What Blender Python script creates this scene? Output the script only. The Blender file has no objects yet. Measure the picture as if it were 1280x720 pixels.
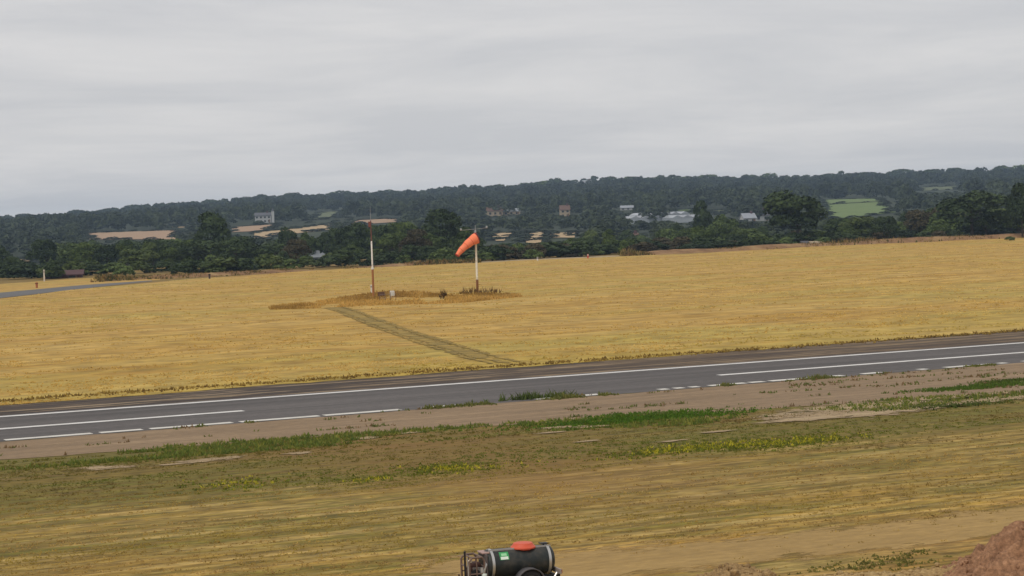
import bpy, bmesh, math, random
import numpy as np
from mathutils import Vector, Matrix

R = math.radians
SC = bpy.context.scene
COL = SC.collection
random.seed(7)
RNG = np.random.default_rng(11)

# ------------------------------------------------------------------ camera
F = 2600.0                                     # focal length in pixels of the 1280 wide photograph
CAM_Z = 7.4
ROLL, PITCH = R(2.05), math.atan(87.3 / F)
cam_d = bpy.data.cameras.new('camera')
cam_d.sensor_width = 36.0
cam_d.lens = 36.0 * F / 1280.0
cam_d.clip_start = 0.5
cam_d.clip_end = 12000.0
cam = bpy.data.objects.new('camera', cam_d)
COL.objects.link(cam)
CAM_M = (Matrix.Translation((0, 0, CAM_Z)) @ Matrix.Rotation(math.pi / 2 - PITCH, 4, 'X')
         @ Matrix.Rotation(-ROLL, 4, 'Z'))
cam.matrix_world = CAM_M
SC.camera = cam

# ------------------------------------------------------------------ sky, sun, exposure
SUN_EL, SUN_AZ = R(52), R(215)                 # azimuth clockwise from +Y
W = bpy.data.worlds.new('World')
SC.world = W
W.use_nodes = True
nt = W.node_tree
nt.nodes.clear()
n_out = nt.nodes.new('ShaderNodeOutputWorld')
n_bg = nt.nodes.new('ShaderNodeBackground')
n_bg.inputs['Strength'].default_value = 0.1
n_sky = nt.nodes.new('ShaderNodeTexSky')
n_sky.sky_type = 'NISHITA'
n_sky.sun_disc = False
n_sky.sun_elevation = SUN_EL
n_sky.sun_rotation = SUN_AZ
n_tc = nt.nodes.new('ShaderNodeTexCoord')
n_sep = nt.nodes.new('ShaderNodeSeparateXYZ')
nt.links.new(n_tc.outputs['Generated'], n_sep.inputs[0])
n_abs = nt.nodes.new('ShaderNodeMath'); n_abs.operation = 'ABSOLUTE'
nt.links.new(n_sep.outputs['Z'], n_abs.inputs[0])
n_add = nt.nodes.new('ShaderNodeMath'); n_add.operation = 'ADD'; n_add.inputs[1].default_value = 0.07
nt.links.new(n_abs.outputs[0], n_add.inputs[0])
n_dx = nt.nodes.new('ShaderNodeMath'); n_dx.operation = 'DIVIDE'
n_dy = nt.nodes.new('ShaderNodeMath'); n_dy.operation = 'DIVIDE'
for n, s in ((n_dx, 'X'), (n_dy, 'Y')):
    nt.links.new(n_sep.outputs[s], n.inputs[0]); nt.links.new(n_add.outputs[0], n.inputs[1])
n_cmb = nt.nodes.new('ShaderNodeCombineXYZ')
nt.links.new(n_dx.outputs[0], n_cmb.inputs[0]); nt.links.new(n_dy.outputs[0], n_cmb.inputs[1])
n_ns = nt.nodes.new('ShaderNodeTexNoise')
n_ns.inputs['Scale'].default_value = 0.62
n_ns.inputs['Detail'].default_value = 8
n_ns.inputs['Roughness'].default_value = 0.62
n_ns.inputs['Distortion'].default_value = 0.4
nt.links.new(n_cmb.outputs[0], n_ns.inputs['Vector'])
n_rp = nt.nodes.new('ShaderNodeValToRGB')
n_rp.color_ramp.elements[0].position = 0.37
n_rp.color_ramp.elements[0].color = (0.56, 0.558, 0.572, 1)
n_rp.color_ramp.elements[1].position = 0.63
n_rp.color_ramp.elements[1].color = (0.675, 0.66, 0.655, 1)
nt.links.new(n_ns.outputs['Fac'], n_rp.inputs[0])
n_sc = nt.nodes.new('ShaderNodeVectorMath'); n_sc.operation = 'SCALE'; n_sc.inputs['Scale'].default_value = 10.0
nt.links.new(n_rp.outputs['Color'], n_sc.inputs[0])
n_mx = nt.nodes.new('ShaderNodeMix'); n_mx.data_type = 'RGBA'; n_mx.inputs[0].default_value = 0.95
nt.links.new(n_sky.outputs[0], n_mx.inputs[6]); nt.links.new(n_sc.outputs[0], n_mx.inputs[7])
nt.links.new(n_mx.outputs[2], n_bg.inputs['Color'])
nt.links.new(n_bg.outputs[0], n_out.inputs['Surface'])

sun_d = bpy.data.lights.new('sun', 'SUN')
sun_d.energy = 1.4
sun_d.angle = R(14)
sun_d.color = (1.0, 0.96, 0.9)
sun = bpy.data.objects.new('sun', sun_d)
COL.objects.link(sun)
sd = Vector((math.sin(SUN_AZ) * math.cos(SUN_EL), math.cos(SUN_AZ) * math.cos(SUN_EL), math.sin(SUN_EL)))
sun.rotation_euler = sd.to_track_quat('Z', 'Y').to_euler()

SC.view_settings.view_transform = 'Standard'
SC.view_settings.look = 'None'
SC.view_settings.exposure = 0.12
SC.view_settings.gamma = 1.0
SC.view_settings.use_curve_mapping = False
SC.render.engine = 'CYCLES'
SC.cycles.use_denoising = True
SC.cycles.max_bounces = 6

# ------------------------------------------------------------------ helpers
CM3 = np.array(CAM_M.to_3x3())

def ray(px, py):
    d = CM3 @ np.array([(px - 640.0) / F, -(py - 360.0) / F, -1.0])
    return d

def at(px, py, z=0.0):                          # photo pixel -> point on the plane of height z
    d = ray(px, py)
    t = (z - CAM_Z) / d[2]
    return Vector((d[0] * t, d[1] * t, z))

def proj(p):
    q = CM3.T @ (np.array(p, float) - np.array([0, 0, CAM_Z]))
    return 640 + F * q[0] / -q[2], 360 - F * q[1] / -q[2]

def horizon(px):
    return 272.6 - (px - 640) * math.tan(ROLL)

# runway axes
_a, _b = at(0, 523), at(1280, 430)
_d = (_b - _a).normalized()
UX, UY = _d.x, _d.y
YAW_RUN = math.atan2(UY, UX)

def uv(p):
    return p[0] * UX + p[1] * UY, -p[0] * UY + p[1] * UX

def xy(u, v):
    return u * UX - v * UY, u * UY + v * UX

def vpx(y, x=640):
    return uv(at(x, y))[1]

_perm = np.random.default_rng(5).random((257, 257))

def vnoise(x, y, oct=4, seed=0):
    x = np.asarray(x, float) + seed * 17.3
    y = np.asarray(y, float) + seed * 9.1
    s = np.zeros(np.broadcast(x, y).shape); amp = 1.0; tot = 0.0
    for o in range(oct):
        xi = np.floor(x).astype(int); yi = np.floor(y).astype(int)
        fx = x - xi; fy = y - yi
        fx = fx * fx * (3 - 2 * fx); fy = fy * fy * (3 - 2 * fy)
        a = _perm[xi % 256, yi % 256]; b = _perm[(xi + 1) % 256, yi % 256]
        c = _perm[xi % 256, (yi + 1) % 256]; d = _perm[(xi + 1) % 256, (yi + 1) % 256]
        s = s + amp * ((a * (1 - fx) + b * fx) * (1 - fy) + (c * (1 - fx) + d * fx) * fy)
        tot += amp; amp *= 0.5; x = x * 2.03 + 31.7; y = y * 2.03 + 11.3
    return s / tot

def terr(X, Y):
    X = np.asarray(X, float); Y = np.asarray(Y, float)
    z = np.interp(Y, [-100, 430, 520, 700, 850, 1000, 1200, 1500, 1800, 2100, 2400, 4500],
                  [0, 0, -3.0, -4.0, -1.2, 3.0, 8.5, 15, 23, 32, 29, -4])
    s = X / np.maximum(Y, 200)
    k = np.interp(s, [-.4, -.246, -.2, -.123, -.046, 0, .061, .138, .246, .4],
                  [.30, .52, .66, .90, .95, 1.0, 1.12, .97, .97, .9])
    w = np.clip((Y - 1100) / 700, 0, 1)
    z = z * (1 + (k - 1) * w)
    return z + np.clip((Y - 430) / 300, 0, 1) * 1.6 * (vnoise(X / 130, Y / 130, 2, 3) - .5)

def hit(px, py):                                # photo pixel -> terrain
    d = ray(px, py)
    t = np.linspace(40, 4200, 8000)
    X, Y, Z = d[0] * t, d[1] * t, CAM_Z + d[2] * t
    g = np.nonzero(Z <= terr(X, Y))[0]
    i = g[0] if len(g) else len(t) - 1
    return Vector((X[i], Y[i], float(terr(X[i], Y[i]))))

def tag(o, label=None, cat=None, group=None, kind=None):
    if label: o['label'] = label
    if cat: o['category'] = cat
    if group: o['group'] = group
    if kind: o['kind'] = kind
    return o

def link(o, parent=None):
    COL.objects.link(o)
    if parent: o.parent = parent
    return o

def empty(name, loc=(0, 0, 0), rz=0.0):
    o = bpy.data.objects.new(name, None)
    o.location = loc; o.rotation_euler = (0, 0, rz)
    return link(o)

def mesh_np(name, V, Fc, m, parent=None, attrs=None, smooth=False):
    """V (n,3), Fc (k,3|4) all faces the same size"""
    V = np.asarray(V, np.float32); Fc = np.asarray(Fc, np.int32)
    k, c = Fc.shape
    me = bpy.data.meshes.new(name)
    me.vertices.add(len(V)); me.vertices.foreach_set('co', V.ravel())
    me.loops.add(k * c); me.loops.foreach_set('vertex_index', Fc.ravel())
    me.polygons.add(k)
    me.polygons.foreach_set('loop_start', np.arange(0, k * c, c, dtype=np.int32))
    me.polygons.foreach_set('loop_total', np.full(k, c, np.int32))
    if smooth: me.polygons.foreach_set('use_smooth', np.ones(k, bool))
    for an, (ty, data) in (attrs or {}).items():
        at_ = me.attributes.new(an, ty, 'POINT')
        at_.data.foreach_set('value' if ty == 'FLOAT' else 'color', np.asarray(data, np.float32).ravel())
    me.update(calc_edges=True); me.validate()
    if m: me.materials.append(m)
    return link(bpy.data.objects.new(name, me), parent)

class MB:                                        # a bmesh that collects shapes into ONE mesh object
    def __init__(s): s.bm = bmesh.new()
    def box(s, c, size, M=None, bevel=0.0):
        r = bmesh.ops.create_cube(s.bm, size=1.0)
        vs = r['verts']
        for v in vs: v.co = Vector((v.co.x * size[0], v.co.y * size[1], v.co.z * size[2]))
        if bevel:
            es = list({e for v in vs for e in v.link_edges})
            rb = bmesh.ops.bevel(s.bm, geom=es, offset=bevel, segments=2, affect='EDGES', profile=.5)
            vs = list({v for f in rb['faces'] for v in f.verts} | {v for v in vs if v.is_valid})
        for v in vs:
            v.co = (M @ v.co if M else v.co) + Vector(c)
        return s
    def tube(s, pts, rad, seg=10, cap=True, close=False):
        pts = [Vector(p) for p in pts]
        rads = rad if isinstance(rad, (list, tuple)) else [rad] * len(pts)
        rings = []
        up = None
        n = len(pts)
        for i, p in enumerate(pts):
            if close: t = (pts[(i + 1) % n] - pts[i - 1]).normalized()
            else: t = (pts[min(i + 1, n - 1)] - pts[max(i - 1, 0)]).normalized()
            if up is None:
                up = Vector((0, 0, 1)) if abs(t.z) < .9 else Vector((1, 0, 0))
            a = up - t * up.dot(t)
            if a.length < 1e-5: a = t.orthogonal()
            a.normalize(); up = a
            b = t.cross(a)
            rings.append([s.bm.verts.new(p + (a * math.cos(2 * math.pi * k / seg) + b * math.sin(2 * math.pi * k / seg)) * rads[i]) for k in range(seg)])
        m = n if close else n - 1
        for i in range(m):
            A, B = rings[i], rings[(i + 1) % n]
            for k in range(seg):
                s.bm.faces.new((A[k], A[(k + 1) % seg], B[(k + 1) % seg], B[k]))
        if cap and not close:
            s.bm.faces.new(rings[0][::-1]); s.bm.faces.new(rings[-1])
        return s
    def lathe(s, prof, M=None, seg=24, cap=True):  # prof: (radius, z) list about local Z
        rings = []
        for r, z in prof:
            ring = []
            for k in range(seg):
                a = 2 * math.pi * k / seg
                p = Vector((r * math.cos(a), r * math.sin(a), z))
                ring.append(s.bm.verts.new(M @ p if M else p))
            rings.append(ring)
        for A, B in zip(rings, rings[1:]):
            for k in range(seg):
                s.bm.faces.new((A[k], A[(k + 1) % seg], B[(k + 1) % seg], B[k]))
        if cap:
            s.bm.faces.new(rings[0][::-1]); s.bm.faces.new(rings[-1])
        return s
    def face(s, pts):
        s.bm.faces.new([s.bm.verts.new(Vector(p)) for p in pts]); return s
    def build(s, name, m, parent=None, smooth=False, loc=None):
        bmesh.ops.recalc_face_normals(s.bm, faces=s.bm.faces[:])
        me = bpy.data.meshes.new(name)
        s.bm.to_mesh(me); s.bm.free()
        if smooth:
            for p in me.polygons: p.use_smooth = True
            me.set_sharp_from_angle(angle=R(38))
        me.materials.append(m)
        o = bpy.data.objects.new(name, me)
        if loc: o.location = loc
        return link(o, parent)

def copy_thing(root):
    r = root.copy(); COL.objects.link(r)
    for ch in list(root.children):
        c = ch.copy(); COL.objects.link(c); c.parent = r
        for g in list(ch.children):
            d = g.copy(); COL.objects.link(d); d.parent = c
    return r

# ------------------------------------------------------------------ materials
class N:
    def __init__(s, name):
        s.m = bpy.data.materials.new(name); s.m.use_nodes = True
        s.t = s.m.node_tree; s.b = s.t.nodes['Principled BSDF']
        s.b.inputs['Specular IOR Level'].default_value = 0.25
    def new(s, ty): return s.t.nodes.new('ShaderNode' + ty)
    def set(s, inp, v):
        if isinstance(v, bpy.types.NodeSocket): s.t.links.new(v, inp)
        elif v is not None:
            if isinstance(v, (tuple, list)) and len(v) == 3 and inp.type == 'RGBA': v = (*v, 1)
            inp.default_value = v
    def math(s, op, a, b=None, c=None, clamp=False):
        n = s.new('Math'); n.operation = op; n.use_clamp = clamp
        for i, v in enumerate((a, b, c)): s.set(n.inputs[i], v)
        return n.outputs[0]
    def pos(s): return s.new('NewGeometry').outputs['Position']
    def uvv(s):                                   # along and across the runway, in metres
        p = s.pos(); o = []
        for vec in ((UX, UY, 0), (-UY, UX, 0)):
            n = s.new('VectorMath'); n.operation = 'DOT_PRODUCT'
            s.set(n.inputs[0], p); n.inputs[1].default_value = vec
            o.append(n.outputs['Value'])
        return o
    def vec(s, a, b, c=0.0):
        n = s.new('CombineXYZ')
        for i, v in enumerate((a, b, c)): s.set(n.inputs[i], v)
        return n.outputs[0]
    def noise(s, v, scale=1.0, detail=4, rough=.55, dist=0.0):
        n = s.new('TexNoise')
        s.set(n.inputs['Vector'], v); n.inputs['Scale'].default_value = scale
        n.inputs['Detail'].default_value = detail; n.inputs['Roughness'].default_value = rough
        n.inputs['Distortion'].default_value = dist
        return n.outputs['Fac']
    def ramp(s, f, stops, interp='LINEAR'):
        n = s.new('ValToRGB'); cr = n.color_ramp; cr.interpolation = interp
        while len(cr.elements) < len(stops): cr.elements.new(.5)
        for e, (p, c) in zip(cr.elements, stops):
            e.position = p
            e.color = (c, c, c, 1) if isinstance(c, (int, float)) else (*c, 1)
        s.set(n.inputs[0], f)
        return n.outputs['Color']
    def mix(s, f, a, b, mode='MIX'):
        n = s.new('Mix'); n.data_type = 'RGBA'; n.blend_type = mode
        s.set(n.inputs[0], f); s.set(n.inputs[6], a); s.set(n.inputs[7], b)
        return n.outputs[2]
    def mapr(s, v, a, b, lo=0.0, hi=1.0):
        n = s.new('MapRange'); s.set(n.inputs[0], v)
        for i, q in enumerate((a, b, lo, hi)): n.inputs[i + 1].default_value = q
        return n.outputs[0]
    def bump(s, h, strength=.4, dist=.05):
        n = s.new('Bump'); n.inputs['Strength'].default_value = strength; n.inputs['Distance'].default_value = dist
        s.set(n.inputs['Height'], h); s.t.links.new(n.outputs[0], s.b.inputs['Normal'])
    def done(s, col, rough=.9, metal=0.0):
        s.set(s.b.inputs['Base Color'], col); s.set(s.b.inputs['Roughness'], rough)
        s.b.inputs['Metallic'].default_value = metal
        return s.m

def m_plain(name, col, rough=.7, metal=0.0, var=.12, scale=6.0):
    n = N(name)
    p = n.new('TexCoord').outputs['Object']
    f = n.noise(p, scale, 4)
    c = n.mix(f, tuple(x * (1 - var) for x in col), tuple(min(1, x * (1 + var)) for x in col))
    return n.done(c, rough, metal)

V_FARSH = vpx(459)        # field / far shoulder
V_FAR = vpx(475)          # far edge line
V_NEAR = vpx(501.5)       # near edge line
V_DIRT = vpx(531)         # dirt / verge
print('v', V_FARSH, V_FAR, V_NEAR, V_DIRT, 'yaw', math.degrees(YAW_RUN))

def m_ground():
    n = N('verge_ground')
    u, v = n.uvv()
    big = n.noise(n.vec(n.math('MULTIPLY', u, .10), n.math('MULTIPLY', v, .30)), 1, 4, .55)
    mid = n.noise(n.vec(n.math('MULTIPLY', u, .35), n.math('MULTIPLY', v, 1.3)), 1, 5, .6, .3)
    fine = n.noise(n.vec(n.math('MULTIPLY', u, 1.3), n.math('MULTIPLY', v, 3.6)), 1, 4, .66, .3)
    strk = n.noise(n.vec(n.math('MULTIPLY', u, .16), n.math('MULTIPLY', v, 1.6)), 1, 5, .7, .6)
    wob = n.math('ADD', n.math('MULTIPLY', n.math('SUBTRACT', big, .5), 7.0), n.math('MULTIPLY', n.math('SUBTRACT', mid, .5), 3.0))
    vv = n.math('ADD', v, wob)
    v0, v1 = vpx(760), V_DIRT + 2
    pos = lambda y: (vpx(y) - v0) / (v1 - v0)
    GR, OL, BR, ST, DI = (.090, .11, .020), (.132, .120, .024), (.185, .118, .034), (.39, .26, .068), (.36, .215, .075)
    base = n.ramp(n.mapr(vv, v0, v1), [(0.0, DI), (pos(706), DI), (pos(690), ST), (pos(655), (.30, .21, .062)), (pos(628), (.24, .185, .05)),
                                       (pos(600), (.29, .205, .06)), (pos(585), OL), (pos(556), OL), (pos(543), (.16, .115, .04)), (pos(532), (.13, .12, .035))])
    # green clumps and brown bare clumps
    g = n.ramp(n.noise(n.vec(n.math('MULTIPLY', u, .14), n.math('MULTIPLY', v, .7), 4.0), 1, 4, .6), [(.43, 0.0), (.60, 1.0)])
    c = n.mix(n.math('MULTIPLY', g, .75), base, (.115, .12, .020))
    b = n.ramp(n.noise(n.vec(n.math('MULTIPLY', u, .12), n.math('MULTIPLY', v, .6), 9.0), 1, 4, .6), [(.5, 0.0), (.7, 1.0)])
    c = n.mix(n.math('MULTIPLY', b, .6), c, BR)
    mown = n.mapr(vv, vpx(578), vpx(600))
    c = n.mix(n.math('MULTIPLY', n.ramp(strk, [(.46, .0), (.62, .9)]), n.math('ADD', n.math('MULTIPLY', mown, .82), .18)), c, n.mix(.75, c, (.46, .35, .18)))
    s2 = n.noise(n.vec(n.math('MULTIPLY', u, .16), n.math('MULTIPLY', v, 1.5), 3.0), 1, 5, .68, .5)
    c = n.mix(n.ramp(s2, [(.46, .0), (.62, .7)]), c, (.16, .11, .032))
    c = n.mix(1.0, c, n.ramp(fine, [(.34, .58), (.66, 1.42)]), 'MULTIPLY')
    # beyond the field: dry bank, scrub
    yy = n.new('SeparateXYZ'); n.set(yy.inputs[0], n.pos())
    far = n.ramp(mid, [(.3, (.16, .12, .045)), (.7, (.24, .17, .065))])
    c = n.mix(n.mapr(v, V_FARSH, V_FARSH + 30), c, far)
    # a browner stretch of worn turf across the middle of the verge
    um = uv(at(590, 575))[0]
    bz = n.math('SUBTRACT', 1.0, n.math('ABSOLUTE', n.math('DIVIDE', n.math('SUBTRACT', n.math('ADD', u, n.math('MULTIPLY', n.math('SUBTRACT', big, .5), 12.0)), um), 7.5)), clamp=True)
    bz = n.math('MULTIPLY', bz, n.mapr(v, vpx(680), vpx(610)))
    c = n.mix(n.math('MULTIPLY', bz, .6), c, n.mix(.75, c, (.22, .12, .055)))
    c = n.mix(1.0, c, (1.02, .925, .62), 'MULTIPLY')
    n.bump(fine, .5, .06)
    return n.done(c, .95)

def m_field():
    n = N('dry_field_grass')
    u, v = n.uvv()
    big = n.noise(n.vec(n.math('MULTIPLY', u, .02), n.math('MULTIPLY', v, .05)), 1, 4, .6)
    mid = n.noise(n.vec(n.math('MULTIPLY', u, .10), n.math('MULTIPLY', v, .35)), 1, 5, .6, .4)
    fine = n.noise(n.vec(n.math('MULTIPLY', u, .42), n.math('MULTIPLY', v, .55)), 1, 5, .7, .4)
    row = n.noise(n.vec(n.math('MULTIPLY', u, .035), n.math('MULTIPLY', v, .16)), 1, 5, .65, .8)
    dk = n.noise(n.vec(n.math('MULTIPLY', u, .05), n.math('MULTIPLY', v, .14), 7.0), 1, 4, .65, .8)
    c = n.ramp(big, [(.3, (.40, .242, .050)), (.5, (.465, .288, .064)), (.72, (.39, .262, .048))])
    c = n.mix(n.ramp(mid, [(.35, .75), (.6, 0.0)]), c, (.35, .19, .030))
    c = n.mix(n.math('MULTIPLY', n.mapr(n.math('ADD', v, n.math('MULTIPLY', big, 20.0)), V_FARSH + 28, V_FARSH + 8), .6), c, (.36, .28, .048))
    c = n.mix(n.ramp(row, [(.42, 0.0), (.72, .6)]), c, (.55, .385, .13))
    c = n.mix(n.ramp(dk, [(.54, 0.0), (.70, .7)]), c, (.34, .18, .028))
    gt = n.noise(n.vec(n.math('MULTIPLY', u, .025), n.math('MULTIPLY', v, .07), 11.0), 1, 4, .6)
    c = n.mix(n.ramp(gt, [(.5, 0.0), (.66, .55)]), c, (.36, .29, .062))
    c = n.mix(1.0, c, n.ramp(fine, [(.36, .70), (.64, 1.24)]), 'MULTIPLY')
    n.bump(fine, .5, .08)
    return n.done(c, .95)

def m_asphalt(name, lo, hi):
    n = N(name)
    u, v = n.uvv()
    a = n.noise(n.vec(n.math('MULTIPLY', u, .05), n.math('MULTIPLY', v, .8)), 1, 4, .6)
    b = n.noise(n.vec(u, v), 3.0, 4, .7)
    c = n.ramp(a, [(.38, lo), (.62, hi)])
    rub = n.noise(n.vec(n.math('MULTIPLY', u, .02), n.math('MULTIPLY', v, 1.1), 5.0), 1, 4, .6)
    c = n.mix(n.ramp(rub, [(.5, 0.0), (.62, .5)]), c, (.055, .05, .047))
    c = n.mix(1.0, c, n.ramp(b, [(.3, .82), (.7, 1.16)]), 'MULTIPLY')
    # tar seams along the strip
    s = n.math('PINGPONG', n.math('ADD', v, n.math('MULTIPLY', a, .15)), 1.9)
    c = n.mix(n.ramp(s, [(.0, .45), (.03, .0)]), c, (.04, .038, .038))
    n.bump(b, .25, .01)
    return n.done(c, .88)

def m_shoulder():
    n = N('weathered_tarmac')
    u, v = n.uvv()
    a = n.noise(n.vec(n.math('MULTIPLY', u, .10), n.math('MULTIPLY', v, 1.1)), 1, 5, .65, .5)
    b = n.noise(n.vec(n.math('MULTIPLY', u, 1.0), n.math('MULTIPLY', v, 3)), 1, 4, .6)
    far = n.mapr(u, uv(at(250, 490))[0], uv(at(800, 450))[0])
    c = n.ramp(a, [(.30, (.036, .027, .023)), (.50, (.055, .041, .033)), (.545, (.11, .075, .048)), (.585, (.30, .225, .14)), (.64, (.16, .11, .06)), (.76, (.22, .16, .06))])
    c = n.mix(n.math('MULTIPLY', far, .5), c, n.ramp(a, [(.35, (.09, .06, .04)), (.65, (.20, .135, .07))]))
    c = n.mix(1.0, c, n.ramp(b, [(.3, .75), (.7, 1.25)]), 'MULTIPLY')
    n.bump(b, .5, .03)
    return n.done(c, .95)

def m_dirt(name, lo, hi, pale):
    n = N(name)
    u, v = n.uvv()
    a = n.noise(n.vec(n.math('MULTIPLY', u, .12), n.math('MULTIPLY', v, 1.0)), 1, 5, .6, .3)
    b = n.noise(n.vec(u, n.math('MULTIPLY', v, 2)), 2.2, 5, .7)
    t = n.noise(n.vec(n.math('MULTIPLY', u, .03), n.math('MULTIPLY', v, 4)), 1, 2, .5)
    c = n.ramp(a, [(.3, lo), (.62, hi), (.8, pale)])
    c = n.mix(n.ramp(t, [(.52, .0), (.7, .5)]), c, lo)
    c = n.mix(1.0, c, n.ramp(b, [(.3, .78), (.7, 1.18)]), 'MULTIPLY')
    n.bump(b, .6, .04)
    return n.done(c, .95)

def m_paint(name, col, wear=.5):
    n = N(name)
    u, v = n.uvv()
    a = n.noise(n.vec(n.math('MULTIPLY', u, .8), n.math('MULTIPLY', v, 4)), 1, 5, .7)
    c = n.mix(n.ramp(a, [(.38, wear), (.58, 0.0)]), col, (.22, .19, .16))
    return n.done(c, .75)

def m_blade():
    n = N('grass_blades')
    a = n.new('Attribute'); a.attribute_name = 'tint'
    d = n.new('BsdfDiffuse'); t = n.new('BsdfTranslucent'); mx = n.new('MixShader'); mx.inputs[0].default_value = .5
    n.set(d.inputs['Color'], a.outputs['Color']); n.set(t.inputs['Color'], a.outputs['Color'])
    n.t.links.new(d.outputs[0], mx.inputs[1]); n.t.links.new(t.outputs[0], mx.inputs[2])
    n.t.nodes.remove(n.b)
    n.t.links.new(mx.outputs[0], n.t.nodes['Material Output'].inputs['Surface'])
    return n.m

def m_leaf(name, dark, light, rnd=.35):
    n = N(name)
    a = n.new('Attribute'); a.attribute_name = 'tint'
    oi = n.new('ObjectInfo')
    f = n.math('ADD', n.math('MULTIPLY', a.outputs['Fac'], 1 - rnd), n.math('MULTIPLY', oi.outputs['Random'], rnd))
    c = n.ramp(f, [(.05, dark), (.95, light)])
    n.b.inputs['Specular IOR Level'].default_value = .12
    return n.done(c, .75)

def m_hills():
    n = N('hill_ground')
    p = n.pos()
    a = n.noise(p, .012, 4, .6)
    b = n.noise(p, .08, 4, .6)
    c = n.ramp(a, [(.35, (.022, .03, .014)), (.6, (.035, .045, .018)), (.75, (.07, .075, .03))])
    c = n.mix(1.0, c, n.ramp(b, [(.3, .7), (.7, 1.25)]), 'MULTIPLY')
    return n.done(c, .95)

def m_crop(name, a_, b_):
    n = N(name)
    p = n.pos()
    f = n.noise(p, .05, 4, .6)
    g = n.noise(p, .6, 3, .6)
    c = n.mix(f, a_, b_)
    c = n.mix(1.0, c, n.ramp(g, [(.3, .85), (.7, 1.12)]), 'MULTIPLY')
    return n.done(c, .95)

def m_banded(name, bands):                        # rusty painted steel: bands are (z from, colour)
    n = N(name)
    tc = n.new('TexCoord').outputs['Object']
    sp = n.new('SeparateXYZ'); n.set(sp.inputs[0], tc)
    f = n.noise(tc, 5.0, 5, .7)
    top = 12.0
    r = n.ramp(n.math('DIVIDE', sp.outputs['Z'], top), [(z / top, c) for z, c in bands], 'CONSTANT')
    c = n.mix(n.ramp(f, [(.55, 0.0), (.68, .75)]), r, (.20, .075, .03))
    return n.done(c, .65)

def soft(m, freq=1.6, stretch=2.0):
    """break up the outline of a ground sheet: towards its rim (attribute 0..1) the soil shows only in patches"""
    t = m.node_tree
    out = t.nodes['Material Output']; b = t.nodes['Principled BSDF']
    g = t.nodes.new('ShaderNodeNewGeometry')
    def dot(vec):
        n = t.nodes.new('ShaderNodeVectorMath'); n.operation = 'DOT_PRODUCT'
        t.links.new(g.outputs['Position'], n.inputs[0]); n.inputs[1].default_value = vec
        return n.outputs['Value']
    mu = t.nodes.new('ShaderNodeMath'); mu.operation = 'MULTIPLY'; mu.inputs[1].default_value = stretch
    t.links.new(dot((-UY, UX, 0)), mu.inputs[0])
    c = t.nodes.new('ShaderNodeCombineXYZ'); t.links.new(dot((UX, UY, 0)), c.inputs[0]); t.links.new(mu.outputs[0], c.inputs[1])
    ns = t.nodes.new('ShaderNodeTexNoise'); ns.inputs['Scale'].default_value = freq; ns.inputs['Detail'].default_value = 5; ns.inputs['Roughness'].default_value = .65
    t.links.new(c.outputs[0], ns.inputs['Vector'])
    at_ = t.nodes.new('ShaderNodeAttribute'); at_.attribute_name = 'rim'
    mr = t.nodes.new('ShaderNodeMapRange')
    for i, v in enumerate((0, 1, .18, .82)): mr.inputs[i + 1].default_value = v
    t.links.new(at_.outputs['Fac'], mr.inputs[0])
    sb = t.nodes.new('ShaderNodeMath'); sb.operation = 'SUBTRACT'; t.links.new(ns.outputs['Fac'], sb.inputs[0]); t.links.new(mr.outputs[0], sb.inputs[1])
    al = t.nodes.new('ShaderNodeMapRange')
    for i, v in enumerate((-.05, .05, 0, 1)): al.inputs[i + 1].default_value = v
    t.links.new(sb.outputs[0], al.inputs[0])
    t.links.new(al.outputs[0], b.inputs['Alpha'])
    return m

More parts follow.
